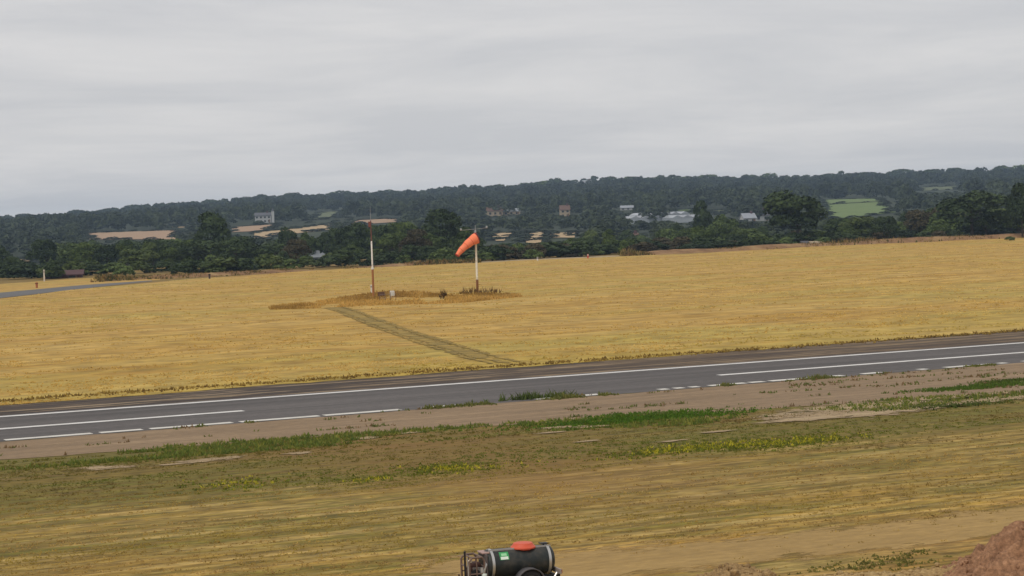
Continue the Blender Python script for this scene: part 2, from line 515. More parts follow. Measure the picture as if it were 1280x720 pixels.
M = dict(
    ground=m_ground(), field=m_field(), asphalt=m_asphalt('runway_asphalt', (.094, .084, .078), (.126, .112, .104)),
    far_asphalt=m_asphalt('far_asphalt', (.125, .120, .115), (.165, .158, .15)), shoulder=m_shoulder(),
    dirt=m_dirt('dirt_shoulder', (.20, .137, .080), (.285, .195, .112), (.37, .275, .17)),
    pale=soft(m_dirt('pale_dirt', (.29, .205, .11), (.40, .295, .17), (.48, .375, .24)), 1.5, 2.2),
    gravel=m_dirt('pale_gravel', (.30, .22, .12), (.42, .32, .19), (.50, .40, .26)),
    path=soft(m_dirt('bare_path', (.29, .185, .062), (.38, .245, .085), (.44, .29, .11)), .9, 2.5),
    line=m_paint('line_paint', (.74, .72, .68), .35), oldline=m_paint('worn_line_paint', (.70, .67, .60), .4),
    blade=m_blade(), hills=m_hills(),
    leaf_dark=m_leaf('leaf_dark', (.014, .024, .010), (.062, .088, .031)),
    leaf_mid=m_leaf('leaf_mid', (.020, .034, .010), (.115, .155, .042)),
    leaf_light=m_leaf('leaf_light', (.030, .045, .013), (.115, .145, .042)),
    leaf_brown=m_leaf('leaf_brown', (.030, .026, .014), (.085, .070, .035)),
    leaf_wood=m_leaf('leaf_wood', (.010, .0155, .010), (.056, .071, .034), .0),
    bark=m_plain('bark', (.06, .045, .033), .9, 0, .35, 8),
    stubble=m_crop('stubble_crop', (.36, .26, .14), (.48, .34, .19)), stubble_pink=m_crop('stubble_pink', (.33, .215, .13), (.39, .26, .16)),
    pasture=m_crop('pasture_crop', (.10, .15, .045), (.17, .22, .07)), pasture_dim=m_crop('pasture_dim_crop', (.09, .11, .05), (.14, .15, .07)),
    white=m_plain('white_render', (.42, .42, .41), .8), cream=m_plain('cream_render', (.38, .30, .20), .8),
    brick=m_plain('brick_red', (.10, .055, .055), .9, 0, .3, 3), slate=m_plain('slate_roof', (.10, .10, .11), .7, 0, .2, 2),
    tile=m_plain('tile_roof', (.14, .085, .065), .85, 0, .25, 2), window=m_plain('window_glass', (.03, .035, .04), .15),
    sheet=m_plain('roof_sheet', (.29, .305, .33), .55, 0, .25, .6), glass=m_plain('greenhouse_glass', (.33, .355, .38), .25, 0, .25, .4),
    timber=m_plain('timber', (.16, .10, .06), .9, 0, .3, 9),
)

# ------------------------------------------------------------------ terrain and ground sheets
def grid_mesh(name, xs, ys, zf, m, smooth=True):
    X, Y = np.meshgrid(xs, ys)
    Z = zf(X, Y)
    V = np.stack([X, Y, Z], -1).reshape(-1, 3)
    nx, ny = len(xs), len(ys)
    i = np.arange(nx - 1)[None, :] + nx * np.arange(ny - 1)[:, None]
    i = i.ravel()
    Fc = np.stack([i, i + 1, i + 1 + nx, i + nx], -1)
    return mesh_np(name, V, Fc, m, smooth=smooth)

tag(grid_mesh('ground', np.linspace(-1400, 1400, 57), np.linspace(-60, 430, 50), lambda X, Y: X * 0, M['ground']), kind='structure')
tag(grid_mesh('hills', np.linspace(-1400, 1400, 141), np.concatenate([np.linspace(430, 1200, 60), np.linspace(1220, 2600, 70), np.linspace(2650, 4500, 20)]),
              terr, M['hills']), kind='structure')

def strip(name, u0, u1, va, vb, z, m, step=.8, jit=0.0, kind='structure', seed=0, freq=.5, parent=None):
    """a flat sheet between two edges; va, vb are numbers or functions of u"""
    n = max(2, int((u1 - u0) / step) + 1)
    us = np.linspace(u0, u1, n)
    fa = va(us) if callable(va) else np.full(n, float(va))
    fb = vb(us) if callable(vb) else np.full(n, float(vb))
    if jit:
        fa = fa + (vnoise(us * freq, us * 0 + 3, 4, seed) - .5) * 2 * jit
        fb = fb + (vnoise(us * freq, us * 0 + 8, 4, seed + 5) - .5) * 2 * jit
    xa, ya = xy(us, fa); xb, yb = xy(us, fb)
    V = np.concatenate([np.stack([xa, ya, xa * 0 + z], -1), np.stack([xb, yb, xb * 0 + z], -1)])
    i = np.arange(n - 1)
    Fc = np.stack([i, i + 1, i + 1 + n, i + n], -1)
    return tag(mesh_np(name, V, Fc, m, parent), kind=kind)

U0, U1 = -150.0, 260.0
def vline(pts):                                   # a polyline given in the photograph -> v(u)
    P = sorted(uv(at(x, y)) for x, y in pts)
    us, vs = zip(*P)
    return lambda u: np.interp(u, us, vs)

DIRT_EDGE = vline([(-200, 586), (0, 575), (200, 561), (320, 552), (420, 545), (640, 531), (860, 519), (1000, 508), (1280, 492), (1500, 480)])
strip('runway', U0, U1, V_NEAR - .5, V_FAR + .7, .008, M['asphalt'], 1.0, .12, seed=1)
strip('tarmac_shoulder', U0, U1, V_FAR + .3, V_FARSH + .4, .004, M['shoulder'], .6, .55, seed=2, freq=.35)
strip('dirt_strip', U0, U1, DIRT_EDGE, V_NEAR - .60, .012, M['dirt'], .3, .28, seed=3, freq=.9)

LW = .25
strip('runway_edge_line', U0, U1, V_FAR - LW, V_FAR + LW, .016, M['line'], 2.0)
V_C = lambda x, y: uv(at(x, y))
for (xa, ya), (xb, yb) in (((-330, 562), (310, 515)), ((890, 468.5), (1700, 409))):
    ua, va = V_C(xa, ya); ub, vb_ = V_C(xb, yb)
    vm = (V_C(310, 515)[1] + V_C(890, 468.5)[1]) / 2
    strip('runway_centre_line', ua, ub, vm - LW, vm + LW, .016, M['line'], 2.0)
# worn near edge line: broken dashes
def dashes():
    V, Fc = [], []
    u = U0
    gap0, gap1 = uv(at(575, 507))[0], uv(at(665, 500))[0]
    rg = random.Random(3)
    while u < U1:
        ln = rg.choice([1.0, 1.6, 2.4, 3.2, 4.0])
        if u > gap1: ln *= .45
        e = u + ln
        if u < gap0 < e: e = gap0 - .01
        if gap0 <= u < gap1: e = gap1
        if not (e > gap0 and u < gap1) and rg.random() > (.22 if u > gap1 else .02):
            k = len(V)
            for a, b in ((u, -.26), (e, -.26), (e, .26), (u, .26)):
                x, y = xy(a, V_NEAR + b + rg.uniform(-.02, .02)); V.append((x, y, .017))
            Fc.append((k, k + 1, k + 2, k + 3))
        u = e + rg.choice([.12, .2, .3, .5, 1.0])
    return tag(mesh_np('runway_edge_line', V, Fc, M['oldline']), kind='structure')
dashes()

# the dry field
FAR_PX = [(-900, 452), (0, 374), (60, 367), (130, 359), (215, 351), (330, 343), (460, 335), (640, 327), (780, 321), (960, 313), (1100, 305), (1280, 298), (2200, 258)]
fx_, fy_ = zip(*FAR_PX)
def field_z(X, Y):
    return .02 + .35 * np.clip(vnoise(X / 14, Y / 22, 3, 6) - .35, 0, 1) * np.clip((np.asarray(-X * UY + Y * UX) - V_FARSH) / 6, 0, 1)
def build_field():
    cols = np.linspace(-500, 1780, 230); rows = np.linspace(0, 1, 150)
    P = []
    for x in cols:
        far = at(x, np.interp(x, fx_, fy_))
        # nearest point: the shoulder line on the same column
        yl = np.interp(x, [0, 1280], [507, 413]) if 0 <= x <= 1280 else 507 - (507 - 413) / 1280 * x
        nr = at(x, yl)
        P.append([(nr.x + (far.x - nr.x) * t ** 1.3, nr.y + (far.y - nr.y) * t ** 1.3) for t in rows])
    P = np.array(P)
    u_ = P[:, 0, 0] * UX + P[:, 0, 1] * UY
    jit = (vnoise(u_ * .5, u_ * 0, 4, 9) - .5) * 1.0
    P[:, 0, 0] += jit * -UY; P[:, 0, 1] += jit * UX
    Z = field_z(P[..., 0], P[..., 1])
    V = np.concatenate([P, Z[..., None]], -1).reshape(-1, 3)
    nc, nr_ = len(cols), len(rows)
    i = (np.arange(nr_ - 1)[None, :] + nr_ * np.arange(nc - 1)[:, None]).ravel()
    Fc = np.stack([i, i + nr_, i + nr_ + 1, i + 1], -1)
    return tag(mesh_np('field', V, Fc, M['field'], smooth=True), kind='structure')
build_field()

def blob_sheet(name, px, py, lu, lv, z, m, seed, kind='structure', n=56):
    u, v = uv(at(px, py))
    V, Fc, rim = [(*xy(u, v), z)], [], [0.0]
    for q, (fr, rv) in enumerate(((.5, .35), (1.0, .75), (1.6, 1.0))):
        for k in range(n):
            a = 2 * math.pi * k / n
            r = fr * (.55 + .9 * float(vnoise(math.cos(a) * 1.6 + 5, math.sin(a) * 1.6 + 5, 4, seed)))
            V.append((*xy(u + lu * r * math.cos(a), v + lv * r * math.sin(a)), z)); rim.append(rv)
    T_ = [(0, k + 1, (k + 1) % n + 1) for k in range(n)]
    for q in range(2):
        o = 1 + q * n
        for k in range(n):
            a, b_ = o + k, o + (k + 1) % n
            T_ += [(a, a + n, b_ + n), (a, b_ + n, b_)]
    return tag(mesh_np(name, V, T_, m, None, {'rim': ('FLOAT', rim)}), kind=kind)

for k, (px, py, lu, lv) in enumerate([(128, 585, .9, .5), (150, 584.5, .7, .25), (262, 575, 1.2, .5), (285, 573, .6, .35), (225, 580, .9, .25), (372, 567, .6, .35),
                                      (455, 548, .7, .4), (515, 541, .6, .3), (690, 535, .6, .3), (715, 534, 1.0, .25), (740, 534, .8, .25), (735, 552, .7, .2), (690, 541, .8, .2),
                                      (1030, 519, 2.2, .9), (1075, 516, 2.6, 1.1), (1120, 511, 1.9, .7), (1010, 524, 1.6, .4), (1190, 505, 1.5, .4), (1235, 500, 2.2, .5), (1080, 508, 3.0, .8),
                                      (1180, 497, 2.2, .5), (840, 552, .6, .2), (900, 540, .8, .2), (1240, 493, 1.2, .3)]):
    blob_sheet('bare_patch', px, py, lu * (1.5 if px > 950 else 1.1), lv * (2.0 if px > 950 else 1.3), .016 + .0007 * k, M['pale'], k)

# two worn wheel ruts crossing the field from the windsock to the runway
def track():
    RIM = []
    pa = [(418, 386), (440, 394), (470, 405), (510, 419), (560, 435), (600, 447), (640, 456), (690, 461)]
    V, Fc = [], []
    pts = [at(x, y) for x, y in pa]
    C_ = []
    for a, b in zip(pts, pts[1:]):
        for t in np.linspace(0, 1, 14, endpoint=False): C_.append(a.lerp(b, t))
    global TRACK
    TRACK = np.array([(p.x, p.y) for p in C_])
    for off, wd, zz in ((0, 1.0, .025), (-.75, .42, .03), (.75, .46, .03)):
        base = len(V)
        for i, p in enumerate(C_):
            t = (C_[min(i + 1, len(C_) - 1)] - C_[max(i - 1, 0)]).normalized()
            nrm = Vector((-t.y, t.x, 0))
            c = p + nrm * off
            w = wd * (.15 + 1.5 * float(vnoise(i * .6, off * 3 + 9, 4))) * min(1, (len(C_) - i) / 30)
            for s, rv in ((-1, 1.0), (0, .30 if off else .12), (1, 1.0)):
                q = c + nrm * s * w * 1.5
                V.append((q.x, q.y, float(field_z(q.x, q.y)) + zz)); RIM.append(max(rv, 1 - (len(C_) - 1 - i) / 25))
        for i in range(len(C_) - 1):
            k = base + 3 * i
            Fc += [(k, k + 1, k + 4, k + 3), (k + 1, k + 2, k + 5, k + 4)]
    n = N('rut_grass')
    u, v = n.uvv()
    f = n.noise(n.vec(u, n.math('MULTIPLY', v, 2)), .4, 5, .65)
    c = n.ramp(f, [(.38, (.20, .14, .034)), (.52, (.28, .19, .045)), (.64, (.42, .27, .06))])
    return tag(mesh_np('wheel_track', V, Fc, soft(n.done(c, .95), .9, 1.5), None, {'rim': ('FLOAT', RIM)}), kind='structure')
track()

# far taxiway at the left, its verge, and the pale track along the far edge
def px_sheet(name, top, bot, z, m, n=40):
    tx, ty = zip(*top); bx, by = zip(*bot)
    x0, x1 = max(tx[0], bx[0]), min(tx[-1], bx[-1])
    V = []
    for x in np.linspace(x0, x1, n):
        for ys in (np.interp(x, tx, ty), np.interp(x, bx, by)):
            p = at(x, ys); V.append((p.x, p.y, z))
    Fc = [(2 * i, 2 * i + 1, 2 * i + 3, 2 * i + 2) for i in range(n - 1)]
    return tag(mesh_np(name, V, Fc, m), kind='structure')
px_sheet('taxiway', [(-400, 390), (0, 366), (100, 356.8), (190, 350.6)], [(-400, 400), (0, 372.8), (60, 366), (130, 358), (190, 351.6)], .024, M['far_asphalt'])
px_sheet('taxiway_verge', [(-400, 375), (0, 355), (60, 351), (100, 348), (200, 346)], [(-400, 389.5), (0, 365.8), (60, 360.5), (100, 356.6), (200, 349.9)], .012, M['field'])
px_sheet('gravel_track', [(560, 328.6), (640, 325.0), (790, 318.8)], [(560, 330.2), (640, 326.6), (790, 320.2)], .03, M['gravel'])
def soft_band(name, top, bot, z, m, n=60, rows=8):
    tx, ty = zip(*top); bx, by = zip(*bot)
    V, rim = [], []
    for i, x in enumerate(np.linspace(tx[0], tx[-1], n)):
        yt, yb = np.interp(x, tx, ty), np.interp(x, bx, by)
        for j in range(rows + 1):
            p = at(x, yt + (yb - yt) * j / rows); V.append((p.x, p.y, z))
            rim.append(min(1.0, max(abs(j / rows - .5) * 2.1 - .1, 1 - i / 14, 0)))
    m_ = rows + 1
    Fc = [(i * m_ + j, i * m_ + j + 1, (i + 1) * m_ + j + 1, (i + 1) * m_ + j) for i in range(n - 1) for j in range(rows)]
    return tag(mesh_np(name, V, Fc, m, None, {'rim': ('FLOAT', rim)}), kind='structure')
soft_band('bare_path', [(400, 690), (560, 682), (700, 676), (900, 663), (1100, 643), (1280, 620), (1500, 590)], [(400, 760), (560, 755), (700, 745), (900, 718), (1100, 700), (1280, 680), (1500, 655)], .003, M['path'])

# earth bank along the far edge of the field
def bank(name, pts, h, w, seed):
    P = [at(x, y) for x, y in pts]
    C_ = []
    for a, b in zip(P, P[1:]):
        n = max(2, int((b - a).length / 1.5))
        for t in np.linspace(0, 1, n, endpoint=False): C_.append(a.lerp(b, t))
    prof = [(-1, -.05), (-.55, .45), (-.15, .95), (.2, 1.0), (.6, .5), (1, -.05)]
    V, Fc = [], []
    for i, p in enumerate(C_):
        t = (C_[min(i + 1, len(C_) - 1)] - C_[max(i - 1, 0)]).normalized()
        nrm = Vector((-t.y, t.x, 0))
        hh = h * (.45 + 1.0 * float(vnoise(i * .18, 2, 4, seed))) * min(1, i / 6, (len(C_) - 1 - i) / 6)
        for a, b in prof:
            q = p + nrm * a * w
            V.append((q.x, q.y, b * hh + .12 * (float(vnoise(q.x * .8, q.y * .8, 2, seed)) - .5)))
    m_ = len(prof)
    for i in range(len(C_) - 1):
        for j in range(m_ - 1):
            k = i * m_ + j
            Fc.append((k, k + 1, k + 1 + m_, k + m_))
    n = N('bank_soil')
    f = n.noise(n.pos(), .35, 5, .65)
    c = n.ramp(f, [(.32, (.16, .085, .04)), (.55, (.27, .155, .07)), (.7, (.34, .23, .10))])
    return tag(mesh_np(name, V, Fc, n.done(c, .95), smooth=True), kind='structure')
bank('earth_bank', [(775, 320.5), (860, 316), (960, 312), (1100, 304.5), (1280, 297), (1500, 287)], .75, 3.0, 1)
bank('earth_bank', [(120, 352), (180, 349), (240, 346.5), (320, 342.5), (420, 337)], .55, 2.5, 2)
bank('earth_bank', [(430, 336), (520, 332), (600, 328.5)], .5, 2.0, 3)

# ------------------------------------------------------------------ draped fields on the hills
HEDGE = []                                         # bushes along the sides of the draped fields: x, y, width, height
WINDOWS = []                                       # (x0, y0, x1, y1, distance) kept free of trees in front
def drape(name, quad, m, pad=0, dz=.35):
    """quad: photo corners tl, tr, br, bl of a patch on the hillside"""
    (tl, tr, br, bl) = quad
    n1, n2 = 14, 6
    V = []
    dmin = 0
    for j in range(n2 + 1):
        for i in range(n1 + 1):
            a, b = i / n1, j / n2
            x = (tl[0] * (1 - a) + tr[0] * a) * (1 - b) + (bl[0] * (1 - a) + br[0] * a) * b
            y = (tl[1] * (1 - a) + tr[1] * a) * (1 - b) + (bl[1] * (1 - a) + br[1] * a) * b
            p = hit(x, y); dmin = max(dmin, p.y)
            V.append((p.x, p.y, p.z + dz))
    Fc = [(j * (n1 + 1) + i, j * (n1 + 1) + i + 1, (j + 1) * (n1 + 1) + i + 1, (j + 1) * (n1 + 1) + i) for j in range(n2) for i in range(n1)]
    o = tag(mesh_np(name, V, Fc, m), kind='structure')
    rh = random.Random(int(tl[0] * 7 + tl[1]))
    c4 = [hit(*q) for q in quad]
    for p, q, dens in ((c4[0], c4[1], 1.0 if name == 'stubble_field' else .35), (c4[2], c4[3], .3), (c4[1], c4[2], .4), (c4[3], c4[0], .4)):
        n_ = int((q - p).length / 5)
        for k in range(n_):
            if rh.random() < dens:
                r = p.lerp(q, (k + rh.random()) / max(1, n_))
                HEDGE.append((r.x + rh.uniform(-2, 2), r.y + rh.uniform(-2, 4), rh.uniform(5, 10), rh.uniform(.9, 1.8) * (1.3 if rh.random() > .8 else 1)))
    xs = [q[0] for q in quad]; ys = [q[1] for q in quad]
    WINDOWS.append((min(xs), min(ys) - pad, max(xs), max(ys) + pad, dmin + 25))
    return o
S, SP, PA, PD = M['stubble'], M['stubble_pink'], M['pasture'], M['pasture_dim']
drape('stubble_field', [(108, 292), (219, 288.5), (221, 300), (112, 300)], SP)
drape('stubble_field', [(12, 324), (40, 322.5), (31, 336), (20, 340)], S)
drape('stubble_field', [(290, 284.5), (345, 281), (335, 289), (290, 291)], SP)
drape('stubble_field', [(318, 291), (415, 280), (416, 287), (318, 299)], S)
drape('stubble_field', [(438, 276.5), (497, 273.5), (497, 278), (440, 282)], SP)
drape('stubble_field', [(612, 292), (640, 292), (630, 302), (620, 302)], S)
drape('stubble_field', [(655, 291), (680, 291), (676, 305), (658, 305)], S)
drape('stubble_field', [(686, 292), (720, 291.5), (718, 298), (690, 298)], S)
drape('stubble_field', [(790, 304), (808, 303), (806, 311), (794, 312)], S)
drape('pasture', [(1024, 250.5), (1098, 248.5), (1102, 252), (1026, 256)], PA)
drape('pasture', [(1028, 257), (1102, 252.8), (1120, 266), (1036, 275)], PA)
drape('pasture', [(843, 263.5), (864, 262), (862, 265.5), (845, 267)], PA)
drape('pasture', [(888, 264), (905, 263), (902, 269), (892, 269)], PD)
drape('pasture', [(398, 266), (425, 264.5), (420, 273), (385, 276)], PD)
drape('pasture', [(1146, 235), (1200, 233), (1196, 237), (1150, 239)], PD)
drape('stubble_field', [(215, 283.5), (232, 283), (230, 285), (216, 285.5)], S)
for x0, y0, x1, y1, yb in ((316, 264, 344, 275, 278.5), (609, 260, 651, 267.5, 270), (700, 259, 712, 269, 271.5), (790, 262, 884, 277, 279), (930, 264, 956, 276, 279), (778, 260, 792, 262, 262.5)):
    WINDOWS.append((x0, y0, x1, y1, hit((x0 + x1) / 2, yb).y))
WINDOWS.append((716, 216, 742, 226, 2045))

# ------------------------------------------------------------------ trees
def crown_np(seed, n, leaf, kind='round', nl=16):
    """leaf clumps over several overlapping lobes, unit size: x, y in +-.5, z 0..1"""
    rg = np.random.default_rng(seed)
    C_, Rr = [], []
    z0, z1 = {'round': (.30, .86), 'tall': (.22, .90), 'bush': (.12, .72), 'broad': (.34, .82)}[kind]
    for k in range(nl):
        t = rg.random()
        z = z0 + (z1 - z0) * t
        env = {'round': math.sin(math.pi * (.22 + .70 * t)) ** .7, 'tall': (1 - t) ** .55 * .85 + .12, 'bush': (1 - t * .75), 'broad': math.sin(math.pi * (.3 + .6 * t)) ** .5}[kind]
        a = rg.random() * 2 * math.pi
        r = .36 * env * rg.random() ** .45
        C_.append((r * math.cos(a), r * math.sin(a), z)); Rr.append((.13 + .10 * rg.random()) * (.75 + .4 * env))
    C_.append((0, 0, .5)); Rr.append(.26)
    C_ = np.array(C_); Rr = np.array(Rr)
    lob = rg.choice(len(C_), n * 3, p=Rr ** 2 / (Rr ** 2).sum())
    d = rg.normal(size=(n * 3, 3)); d /= np.linalg.norm(d, axis=1)[:, None]
    d[:, 2] = np.where(d[:, 2] < -.35, -d[:, 2] * .6, d[:, 2])
    p = C_[lob] + d * Rr[lob][:, None] * rg.uniform(.82, 1.08, (n * 3, 1)) * np.array([1, 1, .9])
    dist = np.linalg.norm((p[:, None, :] - C_[None]) / np.array([1, 1, .9]), axis=2) / Rr[None]
    dist[np.arange(len(p)), lob] = 9
    ok = (dist.min(1) > .8) & (p[:, 2] > .03)
    p, d, lob = p[ok][:n], d[ok][:n], lob[ok][:n]
    m = len(p)
    nr = d + rg.normal(size=(m, 3)) * .55; nr /= np.linalg.norm(nr, axis=1)[:, None]
    a = np.cross(nr, rg.normal(size=(m, 3))); a /= np.linalg.norm(a, axis=1)[:, None]
    b = np.cross(nr, a)
    s = leaf * rg.uniform(.55, 1.3, (m, 1))
    V = np.stack([p + a * s, p + b * s * .8, p - a * s * .9, p - b * s], 1)
    # normalise
    flat = V.reshape(-1, 3)
    flat[:, :2] /= max(1e-3, np.percentile(np.abs(flat[:, :2]), 99.3)) * 2
    flat[:, 2] /= np.percentile(flat[:, 2], 99.7)
    tint = np.clip(.5 + (rg.random(len(C_))[lob] - .5) * .8 + rg.normal(size=m) * .16, 0, 1)
    return flat.reshape(m, 4, 3), tint

def crown_mesh(name, seed, n, leaf, kind, mat, nl=16):
    V, t = crown_np(seed, n, leaf, kind, nl)
    o = mesh_np(name, V.reshape(-1, 3), np.arange(len(V) * 4).reshape(-1, 4), mat, None, {'tint': ('FLOAT', np.repeat(t, 4))})
    return o

def trunk_mesh(seed):
    rg = random.Random(seed)
    b = MB()
    b.tube([(0, 0, -.03), (.005, 0, .10), (.01, .005, .3), (0, .01, .62)], [.034, .024, .02, .008], 8)
    for k in range(6):
        a = rg.uniform(0, 6.28); z = rg.uniform(.2, .45); r = rg.uniform(.18, .32)
        b.tube([(0.008, 0, z), (r * .5 * math.cos(a), r * .5 * math.sin(a), z + .12), (r * math.cos(a), r * math.sin(a), z + rg.uniform(.2, .34))], [.013, .009, .003], 5)
    return b

PROTO = {}
def make_tree(kind, mk, seed):
    root = empty('tree')
    c = crown_mesh('crown', seed, 2600, .030, kind, M['leaf_' + mk], 18); c.parent = root
    t = trunk_mesh(seed).build('trunk', M['bark'], root)
    return root
TREE_KINDS = [('round', 'dark'), ('round', 'mid'), ('broad', 'dark'), ('tall', 'dark'), ('round', 'light'), ('tall', 'mid'), ('broad', 'mid'), ('round', 'brown')]
USED = set()
def get_tree(kind, mk, var):
    key = (kind, mk, var % 2)
    if key not in PROTO:
        PROTO[key] = make_tree(kind, mk, hash(('r', 'b', 't').index(kind[0]) * 100 + ('dark', 'mid', 'light', 'brown').index(mk) * 10 + var % 2) + 40)
        return PROTO[key]
    return copy_thing(PROTO[key])

def put_tree(px, top, w, d, kind, mk, label, group, var=0, rz=None):
    r_ = ray(px, horizon(px)); x = r_[0] / r_[1] * d
    z = float(terr(x, d))
    ztop = CAM_Z + (horizon(px) - top) / F * d
    h = max(1.5, ztop - z); ww = w / F * d
    o = get_tree(kind, mk, var)
    o.location = (x, d, z - .05); o.rotation_euler = (0, 0, random.uniform(0, 6.28) if rz is None else rz)
    o.scale = (ww, ww, h)
    tag(o, label, 'tree', group)
    return o

GB = 'trees in the belt beyond the field'
TREES = [
    (6, 320, 34, 395, 'round', 'dark', 'dark tree at the left edge of the photo, left of the small triangular yellow field'),
    (56, 299, 46, 450, 'round', 'dark', 'dull olive tree just right of the small triangular yellow field'),
    (92, 303, 44, 460, 'broad', 'mid', 'broad tree behind the red brown building'),
    (132, 306, 48, 440, 'round', 'dark', 'dark tree below the left end of the long pinkish stubble field'),
    (168, 311, 54, 400, 'round', 'light', 'lighter green rounded tree below the long pinkish stubble field'),
    (208, 304, 44, 430, 'round', 'dark', 'dark tree below the right end of the long pinkish stubble field'),
    (238, 299, 36, 440, 'tall', 'mid', 'narrow tree standing left of the tall oak'),
    (263, 265, 48, 440, 'tall', 'dark', 'tall oak rising above the belt, between the two stubble fields'),
    (262, 300, 60, 415, 'round', 'dark', 'wide dark tree in front of the foot of the tall oak'),
    (300, 295, 52, 430, 'round', 'dark', 'dark domed tree right of the tall oak'),
    (358, 284, 30, 480, 'round', 'dark', 'small rounded tree standing out against the pale stubble slope'),
    (383, 290, 30, 470, 'round', 'mid', 'low rounded tree on the lower edge of the pale stubble slope'),
    (410, 285, 36, 465, 'round', 'dark', 'rounded tree at the right end of the pale stubble slope'),
    (342, 304, 54, 420, 'broad', 'dark', 'broad dark tree below the pale stubble slope'),
    (440, 279, 50, 450, 'broad', 'dark', 'dark broad tree just left of the mast'),
    (474, 281, 44, 445, 'round', 'dark', 'dark tree directly behind the mast'),
    (502, 277, 52, 450, 'round', 'mid', 'rounded tree between the mast and the largest dark oak'),
    (553, 261, 62, 425, 'round', 'dark', 'large dark oak just left of the windsock'),
    (528, 291, 44, 405, 'round', 'mid', 'lower tree in front of the left flank of the dark oak near the windsock'),
    (583, 296, 40, 400, 'round', 'dark', 'dark tree behind the orange sock itself'),
    (877, 251, 42, 520, 'tall', 'dark', 'dark pointed tree right of the pale glasshouses'),
    (905, 268, 46, 500, 'round', 'mid', 'tree between the pointed dark tree and the white cottages'),
    (995, 238, 90, 412, 'round', 'dark', 'very large dark spreading oak standing alone left of the green pasture'),
    (1060, 281, 34, 420, 'round', 'mid', 'small tree at the right foot of the great spreading oak'),
    (1076, 270, 52, 430, 'round', 'light', 'bright green tree below the green pasture'),
    (1108, 270, 42, 410, 'round', 'dark', 'compact dark round tree right of the bright green tree'),
    (1150, 262, 52, 450, 'round', 'brown', 'brownish tree between the round dark tree and the wide dark tree'),
    (1178, 254, 44, 440, 'tall', 'mid', 'mid green tree touching the left flank of the wide dark tree'),
    (1214, 239, 92, 425, 'round', 'dark', 'wide dark tree near the right edge, above the end of the earth bank'),
    (1277, 229, 40, 405, 'tall', 'dark', 'tall dark tree cut off by the right edge of the photo'),
]
for k, (px, top, w, d, kind, mk, lab) in enumerate(TREES):
    put_tree(px, top, w, d, kind, mk, lab, GB, k)

def blocked(x0, y0, x1, y1, d):
    for (a, b, c, e, dd) in WINDOWS:
        m_ = (c - a) * .06; e_ = e - (e - b) * .2
        if d < dd and x1 > a + m_ and x0 < c - m_ and y0 < e_ and y1 > b: return True
    return False


MARKS = [(0, 'the left edge'), (26, 'the triangular yellow field'), (80, 'the red brown barn'), (165, 'the pinkish stubble field'), (263, 'the tall oak'), (330, 'the white country house'),
         (394, 'the white gabled cottage'), (467, 'the mast'), (553, 'the large oak by the windsock'), (597, 'the windsock'), (640, 'the cream farmhouse'), (672, 'the white marker'), (706, 'the tall cream cottage'), (735, 'the red marker'),
         (803, 'the leftmost glasshouse'), (852, 'the rightmost glasshouse'), (905, 'the pointed dark tree'), (943, 'the white cottages'), (995, 'the great oak'), (1047, 'the white shed'), (1085, 'the green pasture'),
         (1150, 'the brownish tree'), (1214, 'the wide dark tree'), (1262, 'the light green bank bush'), (1310, 'the right edge')]
def place(px):
    m = min(MARKS, key=lambda q: abs(q[0] - px))
    dx = px - m[0]
    return ('in line with ' if abs(dx) < 9 else 'just right of ' if dx > 0 else 'just left of ') + m[1]
NTH = ['first', 'second', 'third', 'fourth', 'fifth', 'sixth', 'seventh', 'eighth', 'ninth', 'tenth', 'eleventh', 'twelfth']
PENDING = []                                       # (label, px, object): equal labels are told apart from left to right
def settle():
    by = {}
    for lab, px, o in PENDING: by.setdefault(lab, []).append((px, o))
    for lab, L_ in by.items():
        L_.sort(key=lambda q: q[0])
        for i, (px, o) in enumerate(L_):
            o['label'] = lab if len(L_) == 1 else lab + ', ' + (NTH[i] if i < 12 else 'last') + ' from left'
    PENDING.clear()
TONE = {'dark': 'dark green', 'mid': 'mid green', 'light': 'light green', 'brown': 'brownish'}
FORM = {'round': 'domed', 'broad': 'spreading', 'tall': 'pointed', 'bush': 'low'}

rg = random.Random(21)
def fill(n, xr, top_lo, top_hi, wr, dr, kinds, label, group):
    """trees massed in a stretch of the belt; tops are offsets below the horizon"""
    made = 0; tries = 0
    while made < n and tries < n * 14:
        tries += 1
        px = rg.uniform(*xr); d = rg.uniform(*dr); w = rg.uniform(*wr)
        top = horizon(px) + rg.uniform(top_lo, top_hi)
        base = horizon(px) + 7.4 / d * F
        if blocked(px - w / 2, top, px + w / 2, base, d): continue
        kind, mk = rg.choice(kinds)
        o = put_tree(px, top, w, d, kind, mk, label, group, made, rg.uniform(0, 6.28)); made += 1
        PENDING.append((TONE[mk] + ' ' + FORM[kind] + ' tree ' + place(px), px, o))
K1 = [('round', 'dark'), ('round', 'mid'), ('broad', 'dark'), ('broad', 'mid'), ('tall', 'mid'), ('round', 'light'), ('round', 'brown')]
fill(85, (-30, 590), 8, 26, (30, 56), (395, 640), K1, 'one of the dark green trees massed in the belt left of the windsock', 'trees massed left of the windsock')
fill(42, (590, 960), 14, 34, (22, 48), (410, 680), K1, 'one of the low trees massed between the windsock and the great oak', 'trees massed between the windsock and the great oak')
fill(36, (1030, 1310), 0, 22, (30, 58), (410, 620), K1, 'one of the dull green trees massed right of the great oak', 'trees massed right of the great oak')
settle()

